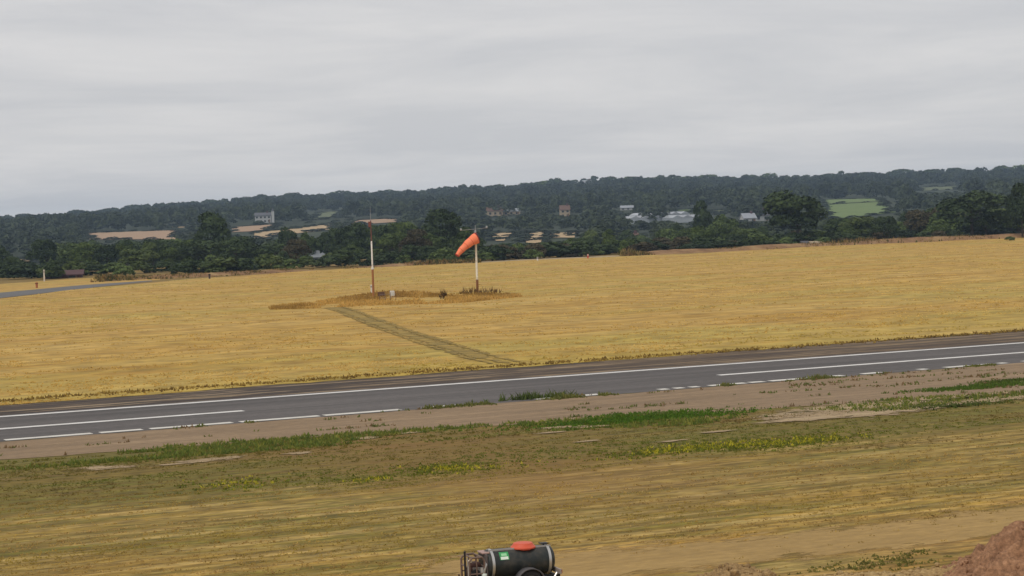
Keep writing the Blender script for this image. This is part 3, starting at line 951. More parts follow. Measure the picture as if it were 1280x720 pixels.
# shrubs along the far edge
BUSH = []
for s_, mk in ((1, 'dark'), (2, 'mid'), (3, 'brown'), (4, 'dark'), (5, 'light')):
    o = crown_mesh('shrub', 200 + s_, 1100, .045, 'bush', M['leaf_' + mk], 10); BUSH.append(o)
used_b = set()
def put_bush(px, d, w, h, label, group, idx):
    o = BUSH[idx]
    if idx in used_b: o = o.copy(); COL.objects.link(o)
    used_b.add(idx)
    r_ = ray(px, horizon(px)); x = r_[0] / r_[1] * d
    o.location = (x, d, float(terr(x, d)) - .1); o.rotation_euler = (0, 0, rg.uniform(0, 6.28)); o.scale = (w, w, h)
    tag(o, label, 'shrub', group)
    return o
def edge_d(px): return at(px, np.interp(px, fx_, fy_)).y
def bushes(n, x0, x1, hr, wr, dd, idxs, label, group):
    for k in range(n):
        px = x0 + (x1 - x0) * (k + rg.random()) / n
        if 64 < px < 92: continue
        d = min(max(edge_d(px), at(px, 352.5).y if px < 60 else at(px, 352.5 - (px - 60) * .035).y if px < 220 else 0) + rg.uniform(*dd), 520)
        ix = rg.choice(idxs)
        o = put_bush(px, d, rg.uniform(*wr), rg.uniform(*hr), label, group, ix)
        PENDING.append((('dark green', 'mid green', 'brownish', 'deep green', 'light green')[ix] + ' field-edge shrub ' + place(px), px, o))
bushes(42, -10, 600, (1.6, 3.4), (4, 8), (14, 45), (0, 1, 3, 0, 4), 'one of the dark shrubs at the foot of the belt left of the windsock', 'shrubs left of the windsock')
bushes(46, 598, 800, (1.6, 3.0), (4, 7.5), (12, 55), (0, 1, 2, 3), 'one of the low scrub bushes behind the gravel track right of the windsock', 'scrub bushes right of the windsock')
bushes(40, 790, 1060, (1.4, 3.0), (4, 8), (14, 60), (0, 1, 3, 2), 'one of the low hedge bushes under and left of the great oak', 'hedge bushes left of the great oak')
bushes(24, 1050, 1300, (1.0, 2.4), (4, 8), (14, 40), (0, 3, 2), 'one of the low shrubs behind the earth bank at the right', 'shrubs behind the earth bank')
settle()

# skyline trees along the ridge: single countable crowns
SKY = []
for s_ in range(7):
    SKY.append(crown_mesh('hill_tree', 300 + s_, 420, .065, ('round', 'broad', 'round', 'tall', 'round', 'broad', 'round')[s_], M['leaf_mid'] if s_ == 2 else M['leaf_dark'], 12))
used_s = set()
xx = -600.0; k = 0
while xx < 600:
    i = rg.choice(range(7)); o = SKY[i]
    if i in used_s: o = o.copy(); COL.objects.link(o)
    used_s.add(i)
    y = rg.uniform(2060, 2130)
    big = rg.random()
    w = rg.uniform(12, 24); h = rg.uniform(9, 12.5) + (1.6 if big > .86 else 0)
    o.location = (xx, y, float(terr(xx, y)) - .3); o.rotation_euler = (0, 0, rg.uniform(0, 6.28)); o.scale = (w, w, h)
    tag(o, 'one of the rounded hazy trees along the skyline ridge', 'tree', 'trees along the skyline')
    PENDING.append((('wide ' if w > 18 else 'narrow ') + 'hazy skyline tree ' + place(proj((xx, y, 40))[0]), xx, o))
    xx += w * rg.uniform(.42, .85)

settle()

# far-off wood covering the hillside
def wood():
    cr = [crown_np(400 + s, 230, .085, ('round', 'broad', 'round', 'tall', 'bush', 'round')[s], 9) for s in range(6)]
    VV, TT = [], []
    for row in np.arange(640, 2230, 36):
        half = row * .275
        x = -half + random.uniform(0, 6)
        step = 6.5 if row < 1300 else 8.5
        while x < half:
            y = row + rg.uniform(-16, 16)
            w = rg.uniform(7, 14); h = rg.uniform(6, 11.5) * (1 if y > 1150 else .72)
            z = float(terr(x, y))
            p0 = proj((x, y, z)); p1 = proj((x, y, z + h)); wp = w / 2 * F / y
            dens = float(vnoise(x / 70, y / 90, 3, 4))
            bl = blocked(p0[0] - wp, p1[1], p0[0] + wp, p0[1], y + 5)
            if bl:                                   # only a low hedge bush where a clearing is seen
                h = rg.uniform(1.4, 2.6); w = rg.uniform(4, 9); wp = w / 2 * F / y
                p1 = proj((x, y, z + h)); bl = blocked(p0[0] - wp, p1[1], p0[0] + wp, p0[1], y + 5)
            if dens > .15 and not bl:
                V, t = cr[rg.randrange(6)]
                a = rg.uniform(0, 6.28); ca, sa = math.cos(a), math.sin(a)
                q = V.reshape(-1, 3)
                X = (q[:, 0] * ca - q[:, 1] * sa) * w + x; Y = (q[:, 0] * sa + q[:, 1] * ca) * w + y
                VV.append(np.stack([X, Y, q[:, 2] * h + z - .3], -1)); 
                TT.append(np.repeat(np.clip(t * .40 + rg.uniform(.0, .6) + (.22 if y < 1350 else 0), 0, 1), 4))
            x += rg.uniform(.6, 1.5) * step
    for (x, y, w, h) in HEDGE:
        V, t = cr[rg.randrange(6)]
        q = V.reshape(-1, 3); z = float(terr(x, y))
        VV.append(np.stack([q[:, 0] * w + x, q[:, 1] * w + y, q[:, 2] * h + z - .3], -1))
        TT.append(np.repeat(np.clip(t * .5 + rg.uniform(-.05, .4), 0, 1), 4))
    V = np.concatenate(VV); T_ = np.concatenate(TT)
    print('wood quads', len(V) // 4, 'trees', len(VV))
    o = mesh_np('wood', V, np.arange(len(V)).reshape(-1, 4), M['leaf_wood'], None, {'tint': ('FLOAT', T_)})
    return tag(o, 'far dark wood covering the hillside below the skyline', 'wood', None, 'stuff')
wood()

# ------------------------------------------------------------------ houses
def house(name, px, py, w, dep, h, roof_h, wall, roof, yaw, label, cat='house', wins=3, chim=1, storeys=1, d=None, group=None):
    if d is None: p = hit(px, py)
    else:
        r_ = ray(px, horizon(px)); x = r_[0] / r_[1] * d; p = Vector((x, d, float(terr(x, d))))
    root = empty(name, (p.x, p.y, p.z - .2), yaw)
    tag(root, label, cat, group)
    b = MB(); b.box((0, 0, h / 2), (w, dep, h))
    for s in (-1, 1):                               # gables
        b.face([(s * (w / 2 - .004), -dep / 2, h - .002), (s * (w / 2 - .004), dep / 2, h - .002), (s * (w / 2 - .004), 0, h + roof_h - .05)])
    b.build('wall', wall, root)
    b = MB(); o = .35
    ov = roof_h / (dep / 2) * o
    for s in (-1, 1):
        t = .16
        q = [(-w / 2 - o, s * (dep / 2 + o), h - ov), (w / 2 + o, s * (dep / 2 + o), h - ov), (w / 2 + o, 0, h + roof_h), (-w / 2 - o, 0, h + roof_h)]
        q2 = [(x, y, z + t) for x, y, z in q]
        b.face(q); b.face(q2)
        for i in range(4): b.face([q[i], q[(i + 1) % 4], q2[(i + 1) % 4], q2[i]])
    rf = b.build('roof', roof, root)
    if chim:
        MB().box((w * .28, 0, h + roof_h + .35), (.9, .8, 1.5)).build('chimney', M['brick'], rf)
    for st in range(storeys):
        for i in range(wins):
            x = (i + .5) / wins * w - w / 2; zc = (st + .52) * h / storeys
            f = MB().box((x, -dep / 2 - .02, zc), (min(1.2, w / wins * .5), .08, min(1.25, h / storeys * .45))).build('window', M['window'], root)
            MB().box((x, -dep / 2 - .08, zc - min(1.25, h / storeys * .45) / 2 - .06), (min(1.4, w / wins * .6), .14, .08)).build('sill', M['white'], f)
    dh = min(2.1, h * .8)
    MB().box((w * .5 - min(.9, w * .2), -dep / 2 - .03, dh / 2), (dh * .45, .1, dh)).build('door', M['timber'], root)
    return root

house('country_house', 329, 278.5, 9.5, 6.5, 4.6, 1.6, M['white'], M['slate'], .1, 'white country house on the slope with a tall tower at its right end', wins=4, storeys=2, chim=1)
_p = hit(340.5, 279)
t_ = empty('church_tower', (_p.x, _p.y + 4, _p.z - .2)); tag(t_, 'slim pale tower at the right end of the white country house', 'tower')
MB().box((0, 0, 3.6), (1.5, 1.5, 7.2)).build('shaft', M['white'], t_)
MB().lathe([(1.0, 7.2), (.05, 9.2)], None, 4).build('spire', M['slate'], t_)
house('farmhouse', 618, 270, 9, 6, 3.2, 2.0, M['cream'], M['tile'], .2, 'cream farmhouse with a tiled roof above the windsock', wins=3)
house('barn', 640, 269, 9.5, 6, 2.5, 1.5, M['cream'], M['sheet'], -.1, 'pale long barn right of the cream farmhouse', 'barn', wins=3, chim=0)
house('cottage', 706, 271.5, 5.2, 5, 4.4, 2.2, M['cream'], M['tile'], .1, 'tall cream cottage alone in the dark wood right of the windsock', wins=2, storeys=2)
house('villa', 727, 228, 12, 8, 5, 2.4, M['white'], M['slate'], .3, 'white villa among the trees on the skyline', d=2050, wins=4, storeys=2)
house('villa', 735, 222, 9, 8, 6.2, 3.0, M['white'], M['sheet'], -.2, 'smaller white villa on the skyline, to the right of the wider one', d=2075, wins=3, storeys=2)
house('cottage', 935, 279, 6, 5, 2.6, 2.0, M['white'], M['sheet'], .3, 'left white cottage of the pair beside the great oak', wins=2)
house('cottage', 950, 276, 7, 5, 2.8, 2.2, M['white'], M['slate'], .3, 'right white cottage of the pair, next to the great oak', wins=2)
house('cottage', 394, 320, 3.0, 3, 1.9, 1.2, M['white'], M['sheet'], .5, 'small white gabled cottage peeping out of the belt left of the mast', wins=2, d=470, chim=0)
house('shed', 529, 326, 2.0, 2.4, 1.0, .45, M['slate'], M['sheet'], .1, 'low shed with a pale roof below the large dark oak', 'shed', wins=1, chim=0, d=386)
house('barn', 78, 348, 6.0, 4, .75, .6, M['brick'], M['brick'], .15, 'low red brown barn at the foot of the trees on the left', 'barn', wins=2, chim=0, d=352)
house('cottage', 533, 275, 4.5, 4, 2.4, 1.4, M['white'], M['slate'], 0, 'tiny white cottage above the large dark oak', wins=2, d=1120)
house('cottage', 450, 247, 7, 5, 4, 2, M['white'], M['slate'], 0, 'tiny white house high in the wood above the mast', wins=2, d=1960)
house('cottage', 28, 274, 8, 6, 5.2, 2, M['white'], M['slate'], 0, 'tiny white house in the wood at the far left of the skyline', wins=2, d=1990)
house('cottage', 790, 292, 3.6, 4, 2.6, 1.2, M['white'], M['tile'], .2, 'small white cottage below the glasshouses, left of two', wins=1, d=760)
house('cottage', 823, 291, 5, 4, 2.6, 1.4, M['cream'], M['slate'], -.1, 'small pale cottage below the glasshouses, right of two', wins=2, d=760)
house('barn', 1018, 296, 2.0, 2, .55, .35, M['cream'], M['cream'], .1, 'low cream barn under the great spreading oak', 'barn', wins=2, chim=0, d=404)
house('shed', 1004, 296, .9, 1.0, .7, .3, M['white'], M['slate'], .1, 'small white shed under the great spreading oak, left of the cream barn', 'shed', wins=1, chim=0, d=404)
house('shed', 1047, 297, 1.0, 1.2, .55, .3, M['white'], M['sheet'], .1, 'small white shed just right of the great spreading oak', 'shed', wins=1, chim=0, d=404)
house('cottage', 785, 262.5, 9, 5, 1.6, 1.2, M['white'], M['sheet'], 0, 'long white bungalow on the slope above the glasshouses', wins=3, chim=0)

def glasshouse(px, py, w, dep, spans, yaw, label):
    p = hit(px, py)
    root = empty('glasshouse', (p.x, p.y, p.z - .1), yaw)
    tag(root, label, 'glasshouse', 'glasshouses on the slope')
    h = 2.4
    MB().box((0, 0, h / 2), (w, dep, h)).build('wall', M['glass'], root)
    sw = w / spans
    for i in range(spans):
        x0 = -w / 2 + i * sw
        b = MB(); rh = 1.2
        a = [(x0, -dep / 2 - .1, h), (x0 + sw, -dep / 2 - .1, h), (x0 + sw / 2, -dep / 2 - .1, h + rh)]
        c = [(x, dep / 2 + .1, z) for x, y, z in a]
        b.face(a); b.face(c); b.face([a[0], a[2], c[2], c[0]]); b.face([a[1], a[2], c[2], c[1]])
        r = b.build('roof', M['sheet'] if i % 3 else M['glass'], root)
        g = MB()
        for k in range(5):
            yk = -dep / 2 + dep * (k + .5) / 5
            g.tube([(x0, yk, h + .02), (x0 + sw / 2, yk, h + rh + .04), (x0 + sw, yk, h + .02)], .06, 4)
        g.build('glazing_bar', M['white'], r)
    return root
glasshouse(803, 279, 17, 14, 3, .25, 'long low pale glasshouse, leftmost of the three on the slope')
glasshouse(824, 274, 20, 30, 4, .35, 'largest pale glasshouse, in the middle and highest of the three')
glasshouse(852, 278, 15, 18, 3, .25, 'rightmost pale glasshouse of the three, beside the pointed dark tree')

# ------------------------------------------------------------------ grass and weeds
def tufts(name, P, hgt, wid, col, blades, label, cat, lean=.8, seed=0):
    """P (n,3) roots; hgt, wid (n,); col (n,3)"""
    rg_ = np.random.default_rng(seed)
    n = len(P); k = n * blades
    Pb = np.repeat(P, blades, 0) + np.c_[rg_.normal(size=(k, 2)) * np.repeat(wid, blades)[:, None] * .8, np.zeros(k)]
    h = np.repeat(hgt, blades) * rg_.uniform(.55, 1.15, k)
    w = np.repeat(wid, blades) * rg_.uniform(.35, .6, k)
    a = rg_.uniform(0, 2 * np.pi, k); t = rg_.uniform(0, 2 * np.pi, k)
    dx, dy = np.cos(a) * w, np.sin(a) * w
    tip = Pb + np.stack([np.cos(t) * h * lean * rg_.random(k), np.sin(t) * h * lean * rg_.random(k), h], -1)
    A = Pb + np.stack([dx, dy, -np.full(k, .01)], -1); B = Pb - np.stack([dx, dy, np.full(k, .01)], -1)
    V = np.stack([A, B, tip], 1).reshape(-1, 3)
    c = np.repeat(col, blades, 0) * rg_.uniform(.75, 1.25, (k, 1))
    C4 = np.concatenate([np.repeat(c, 3, 0), np.ones((k * 3, 1))], 1)
    o = mesh_np(name, V, np.arange(k * 3).reshape(-1, 3), M['blade'], None, {'tint': ('FLOAT_COLOR', C4)})
    return tag(o, label, cat, None, 'stuff')

def scatter_px(n, x0, x1, ylo, yhi, rgn, power=1.0):
    """ground points spread evenly in depth over a stretch of the photograph's ground"""
    out = []
    p0 = rgn.uniform(x0, x1, n); t = rgn.random(n) ** power
    ya = np.array([ylo(x) for x in p0]); yb = np.array([yhi(x) for x in p0])
    H = 272.6 - (p0 - 640) * math.tan(ROLL)
    ia, ib = 1 / (ya - H), 1 / (yb - H)
    y = 1 / (ia + (ib - ia) * t) + H
    dx = (p0 - 640) / F; dy = -(y - 360) / F
    D = CM3 @ np.stack([dx, dy, -np.ones(n)])
    s = -CAM_Z / D[2]
    return np.stack([D[0] * s, D[1] * s, np.zeros(n)], -1)

rn = np.random.default_rng(3)
L = lambda pts: (lambda x: np.interp(x, *zip(*pts)))
dirt_l = L([(-200, 586), (0, 575), (200, 561), (320, 552), (420, 545), (640, 531), (860, 519), (1000, 508), (1280, 492), (1500, 480)])
# dry field
P = scatter_px(26000, -60, 1340, L([(-60, 513), (0, 507), (1280, 413), (1340, 409)]), L(FAR_PX), rn, 1.5)
P[:, 2] = field_z(P[:, 0], P[:, 1])
uu, vv = P[:, 0] * UX + P[:, 1] * UY, -P[:, 0] * UY + P[:, 1] * UX
nn = vnoise(uu * .05, vv * .35, 4, 1); n2 = vnoise(uu * .02, vv * .06, 3, 2)
tr = np.min((P[:, None, 0] - TRACK[None, :, 0]) ** 2 + (P[:, None, 1] - TRACK[None, :, 1]) ** 2, axis=1) > 3
keep = tr & (nn > .42) & (vnoise(uu * .12, vv * .5, 3, 33) > .40); P, nn, n2, vv = P[keep], nn[keep], n2[keep], vv[keep]
c0, c1 = np.array([.52, .33, .075]), np.array([.72, .50, .16])
col = c0 + (c1 - c0) * np.clip((nn - .35) * 2.4, 0, 1)[:, None]
col = col * np.where(n2[:, None] > .58, np.array([[.85, .95, .8]]), 1.0)
dd = np.hypot(P[:, 0], P[:, 1])
tufts('dry_grass', P, .035 + .06 * rn.random(len(P)), .09 + dd * .0004, col, 3, 'straw coloured dry grass across the field', 'grass', 3.0, 1)

# mown foreground grass
P = scatter_px(26000, -60, 1340, L([(-60, 742), (1340, 742)]), lambda x: dirt_l(x) + 3, rn, .9)
uu, vv = P[:, 0] * UX + P[:, 1] * UY, -P[:, 0] * UY + P[:, 1] * UX
g = vnoise(uu * .14, vv * .6, 4, 3); s = vnoise(uu * .05, vv * 2.6, 3, 4); b = vnoise(uu * .3, vv * 1.2, 3, 5)
vd = DIRT_EDGE(uu)
dist = vd - vv                                       # metres in from the dirt edge
straw = np.array([.46, .31, .085]); green = np.array([.14, .17, .03]); olive = np.array([.17, .145, .035]); brown = np.array([.23, .15, .065]); pale = np.array([.46, .33, .14])
w_o = np.clip((17 - dist) / 7, 0, 1)[:, None]
col = straw * (1 - w_o) + olive * w_o
gm = np.clip((g - .50) * 7, 0, 1)[:, None] * (.35 + .5 * w_o)
col = col * (1 - gm) + green * gm
em = np.clip((2.2 - dist) / 2.0 + (b - .5) * 3.5, 0, 1)[:, None] * .6
col = col * (1 - em) + np.array([.085, .125, .028]) * em
bm_ = np.clip((vnoise(uu * .12, vv * .5, 3, 8) - .52) * 6, 0, 1)[:, None] * .6 * (1 - em)
col = col * (1 - bm_) + brown * bm_
sm = np.clip((s - .56) * 7, 0, 1)[:, None] * (1 - w_o) * .7
col = col * (1 - sm) + pale * sm
keep = (np.abs(vnoise(uu * .4, vv * 1.4, 3, 12) - .5) < .5) & (rn.random(len(P)) < np.clip((np.maximum(s, g) - .42) * 4, .04, 1))
Q = (P - np.array([0, 0, CAM_Z])) @ CM3
PX, PY = 640 + F * Q[:, 0] / -Q[:, 2], 360 - F * Q[:, 1] / -Q[:, 2]
bare = PY > np.interp(PX, [480, 560, 700, 900, 1100, 1280], [740, 706, 684, 676, 660, 634]) + (vnoise(uu * .6, vv * 2, 3, 14) - .5) * 26
keep &= (dist < 18) | (rn.random(len(P)) < .7)
keep &= ~bare | (rn.random(len(P)) < .06)
P, col, dist = P[keep], col[keep] * np.array([1.12, 1.08, 1.05]), dist[keep]
tufts('mown_grass', P, .022 + .03 * rn.random(len(P)) + .03 * (dist < 4), .045 + .03 * rn.random(len(P)), col, 4, 'short mown grass, straw and green, in the foreground', 'grass', 3.2, 2)

# green weeds: on the verge edge, along the worn edge line, on the dirt
P = scatter_px(7000, -40, 1330, lambda x: dirt_l(x) + 13, lambda x: dirt_l(x) - 2, rn)
uu, vv = P[:, 0] * UX + P[:, 1] * UY, -P[:, 0] * UY + P[:, 1] * UX
q = vnoise(uu * .12, vv * .5, 4, 21)
k = q > np.where((uu > uv(at(430, 545))[0]) & (uu < uv(at(640, 531))[0]), .62, .53)
P = P[k]
col = np.array([.14, .19, .04]) + rn.random((len(P), 1)) ** 2 * np.array([[.18, .11, .025]])
tufts('weeds', P, .05 + .13 * rn.random(len(P)) ** 2, .07 + .05 * rn.random(len(P)), col, 4, 'green weeds along the edge of the bare dirt', 'weeds', 1.0, 3)

n = 3000
us = rn.uniform(uv(at(-20, 551))[0], uv(at(1300, 452))[0], n)
dens = vnoise(us * .9, us * 0 + 1, 4, 31) + .075 * np.exp(-((us - uv(at(655, 497))[0]) / 4.5) ** 2) * 2 + .05 * (us > uv(at(800, 490))[0])
vs = V_NEAR - .55 + rn.normal(size=n) * .2
k = dens > .68
us, vs, de = us[k], vs[k], dens[k]
X, Y = xy(us, vs)
P = np.stack([X, Y, np.full(len(X), .012)], -1)
col = np.array([.13, .15, .04]) + rn.random((len(P), 1)) * np.array([[.12, .09, .03]])
tufts('weeds', P, .05 + (de - .66) * 1.0 * rn.random(len(P)), .06 + .05 * rn.random(len(P)), col, 4, 'tufty weeds growing along the broken near edge line of the runway', 'weeds', .9, 4)

P = scatter_px(5000, -20, 1320, lambda x: dirt_l(x) + 2, lambda x: np.interp(x, [0, 1280], [550, 453]), rn)
uu, vv = P[:, 0] * UX + P[:, 1] * UY, -P[:, 0] * UY + P[:, 1] * UX
q = vnoise(uu * .35, vv * 1.6, 3, 41) + .12 * (uu > uv(at(960, 500))[0])
k = q > np.where(uu < uv(at(300, 560))[0], .80, .73)
P = P[k]; P[:, 2] = .012
col = np.where(rn.random((len(P), 1)) < .6, np.array([[.16, .18, .05]]), np.array([[.24, .16, .08]]))
tufts('weeds', P, .04 + .10 * rn.random(len(P)), .06 + .06 * rn.random(len(P)), col, 4, 'scattered weeds on the bare dirt strip', 'weeds', 1.0, 5)

# green ribbons right of frame centre
def ribbon(px, py, lu, lv, n, colr, h, name, label, cat, seed, wid=.05):
    u, v = uv(at(px, py))
    a = rn.normal(size=(n, 2))
    uu = u + a[:, 0] * lu; vv = v + a[:, 1] * lv + .25 * np.sin(uu * .7 + seed)
    X, Y = xy(uu, vv)
    col = np.array(colr) * rn.uniform(.7, 1.35, (n, 1))
    return tufts(name, np.stack([X, Y, np.full(n, .012)], -1), h * rn.uniform(.5, 1.2, n), wid * (1 + rn.random(n)), col, 4, label, cat, 1.1, seed)
ribbon(1222, 484, 1.5, .35, 700, (.11, .17, .03), .10, 'weeds', 'long green ribbon of weeds on the dirt at the right', 'weeds', 50)
ribbon(1268, 477, 1.0, .3, 250, (.10, .14, .03), .09, 'weeds', 'green weeds on the dirt close to the right edge of the photo', 'weeds', 51)
ribbon(800, 523, 1.9, .75, 1700, (.10, .18, .022), .08, 'weeds', 'bright green patch of grass below the dirt near the middle', 'weeds', 52)
ribbon(1185, 507, 1.4, .4, 350, (.11, .14, .035), .08, 'weeds', 'green weeds among the pale patches at the right', 'weeds', 53)
ribbon(665, 498, .8, .2, 90, (.10, .13, .035), .30, 'weeds', 'tall weeds covering the edge line near the middle', 'weeds', 54)
for i, (px, py, lu, lv, n) in enumerate([(895, 559, 1.7, .5, 190), (975, 553, 1.2, .42, 170), (845, 563, .9, .35, 60), (550, 585, .45, .4, 70), (300, 606, .6, .5, 50), (590, 587, .8, .35, 40), (455, 600, .35, .25, 24)]):
    ribbon(px, py, lu, lv, n, (.55, .48, .04), .08, 'yellow_flowers', ['long drift of yellow flowers right of the middle', 'yellow flowers at the right end of the long drift', 'sparse yellow flowers at the left end of the long drift',
           'yellow flowers below the middle of the verge', 'yellow flowers at the left of the verge', 'thin yellow flowers beside the middle patch', 'few yellow flowers left of the middle patch'][i], 'flowers', 60 + i, .022)
    ribbon(px, py, lu * 1.6, lv * 1.5, n * 2, (.17, .19, .03), .05, 'flower_leaves', 'leafy greenery under the yellow flowers', 'weeds', 80 + i)

# taller brown grass on the island round the mast and windsock
P = scatter_px(5500, 340, 652, L([(345, 389), (420, 386), (560, 381), (652, 371)]), L([(345, 385), (420, 374), (480, 366), (560, 368), (652, 369)]), rn)
P = P[vnoise(P[:, 0] * .35, P[:, 1] * .12, 4, 15) > .36]
col = np.array([.36, .215, .055]) + np.array([.26, .18, .06]) * np.clip((vnoise(P[:, 0] * .3, P[:, 1] * .1, 3, 16) - .35) * 3, 0, 1)[:, None]
P[:, 2] = field_z(P[:, 0], P[:, 1])
tufts('tall_grass', P, .08 + .22 * rn.random(len(P)) ** 2, .12 + .06 * rn.random(len(P)), col, 4, 'rank brown grass on the uncut island round the mast and windsock', 'grass', .8, 6)
P = scatter_px(70, 575, 625, L([(575, 370), (625, 368)]), L([(575, 365), (625, 364)]), rn)
P[:, 2] = field_z(P[:, 0], P[:, 1])
tufts('tall_grass', P, .2 + .5 * rn.random(len(P)), .07 + .04 * rn.random(len(P)), np.tile(np.array([[.15, .09, .035]]), (len(P), 1)), 3, 'dead dark stalks round the foot of the windsock pole', 'grass', .5, 7)
P = scatter_px(16, 551, 558, L([(548, 375), (560, 374)]), L([(548, 371), (560, 370)]), rn)
P[:, 2] = field_z(P[:, 0], P[:, 1])
tufts('tall_grass', P, .5 + .5 * rn.random(len(P)), .08 + .04 * rn.random(len(P)), np.tile(np.array([[.07, .04, .018]]), (len(P), 1)), 3, 'small dark clump of dead stalks between mast and windsock', 'grass', .6, 8)
# scruffy dark grass where field meets the tarmac shoulder
us = rn.uniform(U0, U1, 9000)
vs = V_FARSH + .55 + rn.normal(size=9000) * .45
X, Y = xy(us, vs)
col = np.where(rn.random((9000, 1)) < .6, np.array([[.22, .14, .045]]), np.array([[.40, .27, .07]]))
tufts('dry_grass', np.stack([X, Y, np.full(9000, .02)], -1), .05 + .12 * rn.random(9000) ** 2, .09 + .06 * rn.random(9000), col, 3, 'ragged brown grass along the edge of the tarmac shoulder', 'grass', 1.0, 9)

# rough scrub on the banks along the far edge
def bank_scrub(pts, n, top, seed, label):
    r_ = np.random.default_rng(seed)
    P = np.array([(*at(x, y)[:2],) for x, y in pts])
    t = r_.random(n) * (len(P) - 1.001); i = t.astype(int); f = (t - i)[:, None]
    q = P[i] * (1 - f) + P[i + 1] * f
    d = r_.normal(size=n) * 1.5
    q[:, 1] += d
    nn = vnoise(q[:, 0] * .12, q[:, 1] * .12, 3, seed)
    k = nn > .42
    q, d, nn = q[k], d[k], nn[k]
    z = np.clip(.55 - np.abs(d) * .25, 0, 1)
    col = np.where(r_.random((len(q), 1)) < .4, np.array([[.10, .10, .03]]), np.where(r_.random((len(q), 1)) < .5, np.array([[.26, .16, .06]]), np.array([[.38, .27, .10]])))
    tufts('scrub', np.c_[q, z], top * (.3 + (nn - .4) * 4 * r_.random(len(q))), .18 + .1 * r_.random(len(q)), col, 4, label, 'scrub', .7, seed)
bank_scrub([(775, 320.5), (860, 316), (960, 312), (1100, 304.5), (1280, 297), (1500, 287)], 3200, .6, 71, 'rough scrub on the long earth bank along the right of the far edge')
bank_scrub([(120, 352), (180, 349), (240, 346.5), (320, 342.5), (420, 337), (520, 332), (600, 328.5)], 2200, .45, 72, 'rough dry scrub on the low bank along the left of the far edge')

# ------------------------------------------------------------------ windsock and mast
def on_field(px, py):
    p = at(px, py); p.z = float(field_z(p.x, p.y)) - .03
    return p

pw = on_field(597, 366)
ws = empty('windsock', pw)
tag(ws, 'orange windsock drooping from a white pole with a rusty foot', 'windsock')
m_pole = m_banded('windsock_pole_paint', [(0, (.20, .085, .03)), (1.25, (.62, .54, .38)), (1.5, (.74, .68, .54)), (5.4, (.45, .08, .05)), (6.0, (.35, .35, .36))])
MB().lathe([(.19, 0), (.19, .12), (.12, .14), (.13, 1.3), (.11, 1.35), (.095, 6.2), (.03, 6.25), (.02, 6.75)], None, 14).build('pole', m_pole, ws, True)
MB().box((0, 0, .03), (.7, .7, .1), None, .01).build('base_plate', M['timber'], ws)
m_steel = m_plain('grey_steel', (.40, .40, .41), .5, .6)
b = MB(); b.tube([(-1.5, .0, 6.28), (0, 0, 6.36), (1.2, 0, 6.45)], .018, 6); b.build('cross_arm', m_steel, ws)
for s, z in ((-1.45, 6.30), (1.15, 6.46)):
    MB().lathe([(.05, -.06), (.10, .0), (.10, .12), (.04, .18)], Matrix.Translation((s, 0, z)), 10).build('lamp', m_steel, ws, True)
# sock: a tapered open tube sagging to the lower left
def sock():
    p0 = Vector((.10, -.12, 5.45)); n = 16; seg = 24
    pts = []; ang0, ang1 = R(24), R(50); p = p0.copy()
    L_ = 2.75
    dirs = []
    for i in range(n + 1):
        t = i / n
        a = ang0 + (ang1 - ang0) * t ** .8
        d = Vector((-math.cos(a) * .93, -.36 * math.cos(a), -math.sin(a))).normalized()
        pts.append(p.copy()); dirs.append(d); p = p + d * (L_ / n)
    V, Fc = [], []
    for i in range(n + 1):
        t = i / n
        r = .55 * (1 - t) + .25 * t
        r *= 1 + .05 * math.sin(t * 19)
        d = dirs[i]; a = Vector((0, 1, 0)); a = (a - d * a.dot(d)).normalized(); b_ = d.cross(a)
        for k in range(seg):
            th = 2 * math.pi * k / seg
            rr = r * (1 + .035 * math.sin(th * 5 + i * .8) * t)
            q = pts[i] + (a * math.cos(th) + b_ * math.sin(th) * (1 - .12 * t)) * rr
            V.append(q)
    for i in range(n):
        for k in range(seg):
            Fc.append((i * seg + k, i * seg + (k + 1) % seg, (i + 1) * seg + (k + 1) % seg, (i + 1) * seg + k))
    nm = N('sock_fabric')
    f = nm.noise(nm.new('TexCoord').outputs['Object'], 2.2, 4)
    c = nm.mix(f, (.88, .20, .09), (.98, .31, .16))
    m = nm.done(c, .8)
    o = mesh_np('sock', [tuple(v) for v in V], Fc, m, ws, smooth=True)
    md = o.modifiers.new('thickness', 'SOLIDIFY'); md.thickness = .012
    # hoops at mouth and tail
    for i, nme, w_, cc in ((0, 'mouth_hoop', .045, (.30, .03, .03)), (n, 'tail_hem', .035, (.42, .05, .04))):
        ring = [V[i * seg + k] for k in range(seg)]
        h_ = MB(); h_.tube(ring, w_, 6, False, True); h_.build(nme, m_plain(nme, cc, .6), ws, True)
    st = MB()
    for i in (4, 8, 12):
        ring = [V[i * seg + k] * 1.0 for k in range(seg)]
        st.tube(ring, .02, 4, False, True)
    st.build('seam', m_plain('seam_red', (.55, .09, .05), .8), ws)
    MB().tube([(0, 0, 5.45), (.1, -.12, 5.45 + .3)], .03, 6).tube([(0, 0, 5.0), (.1, -.12, 4.95)], .03, 6).build('bracket', m_steel, ws)
sock()

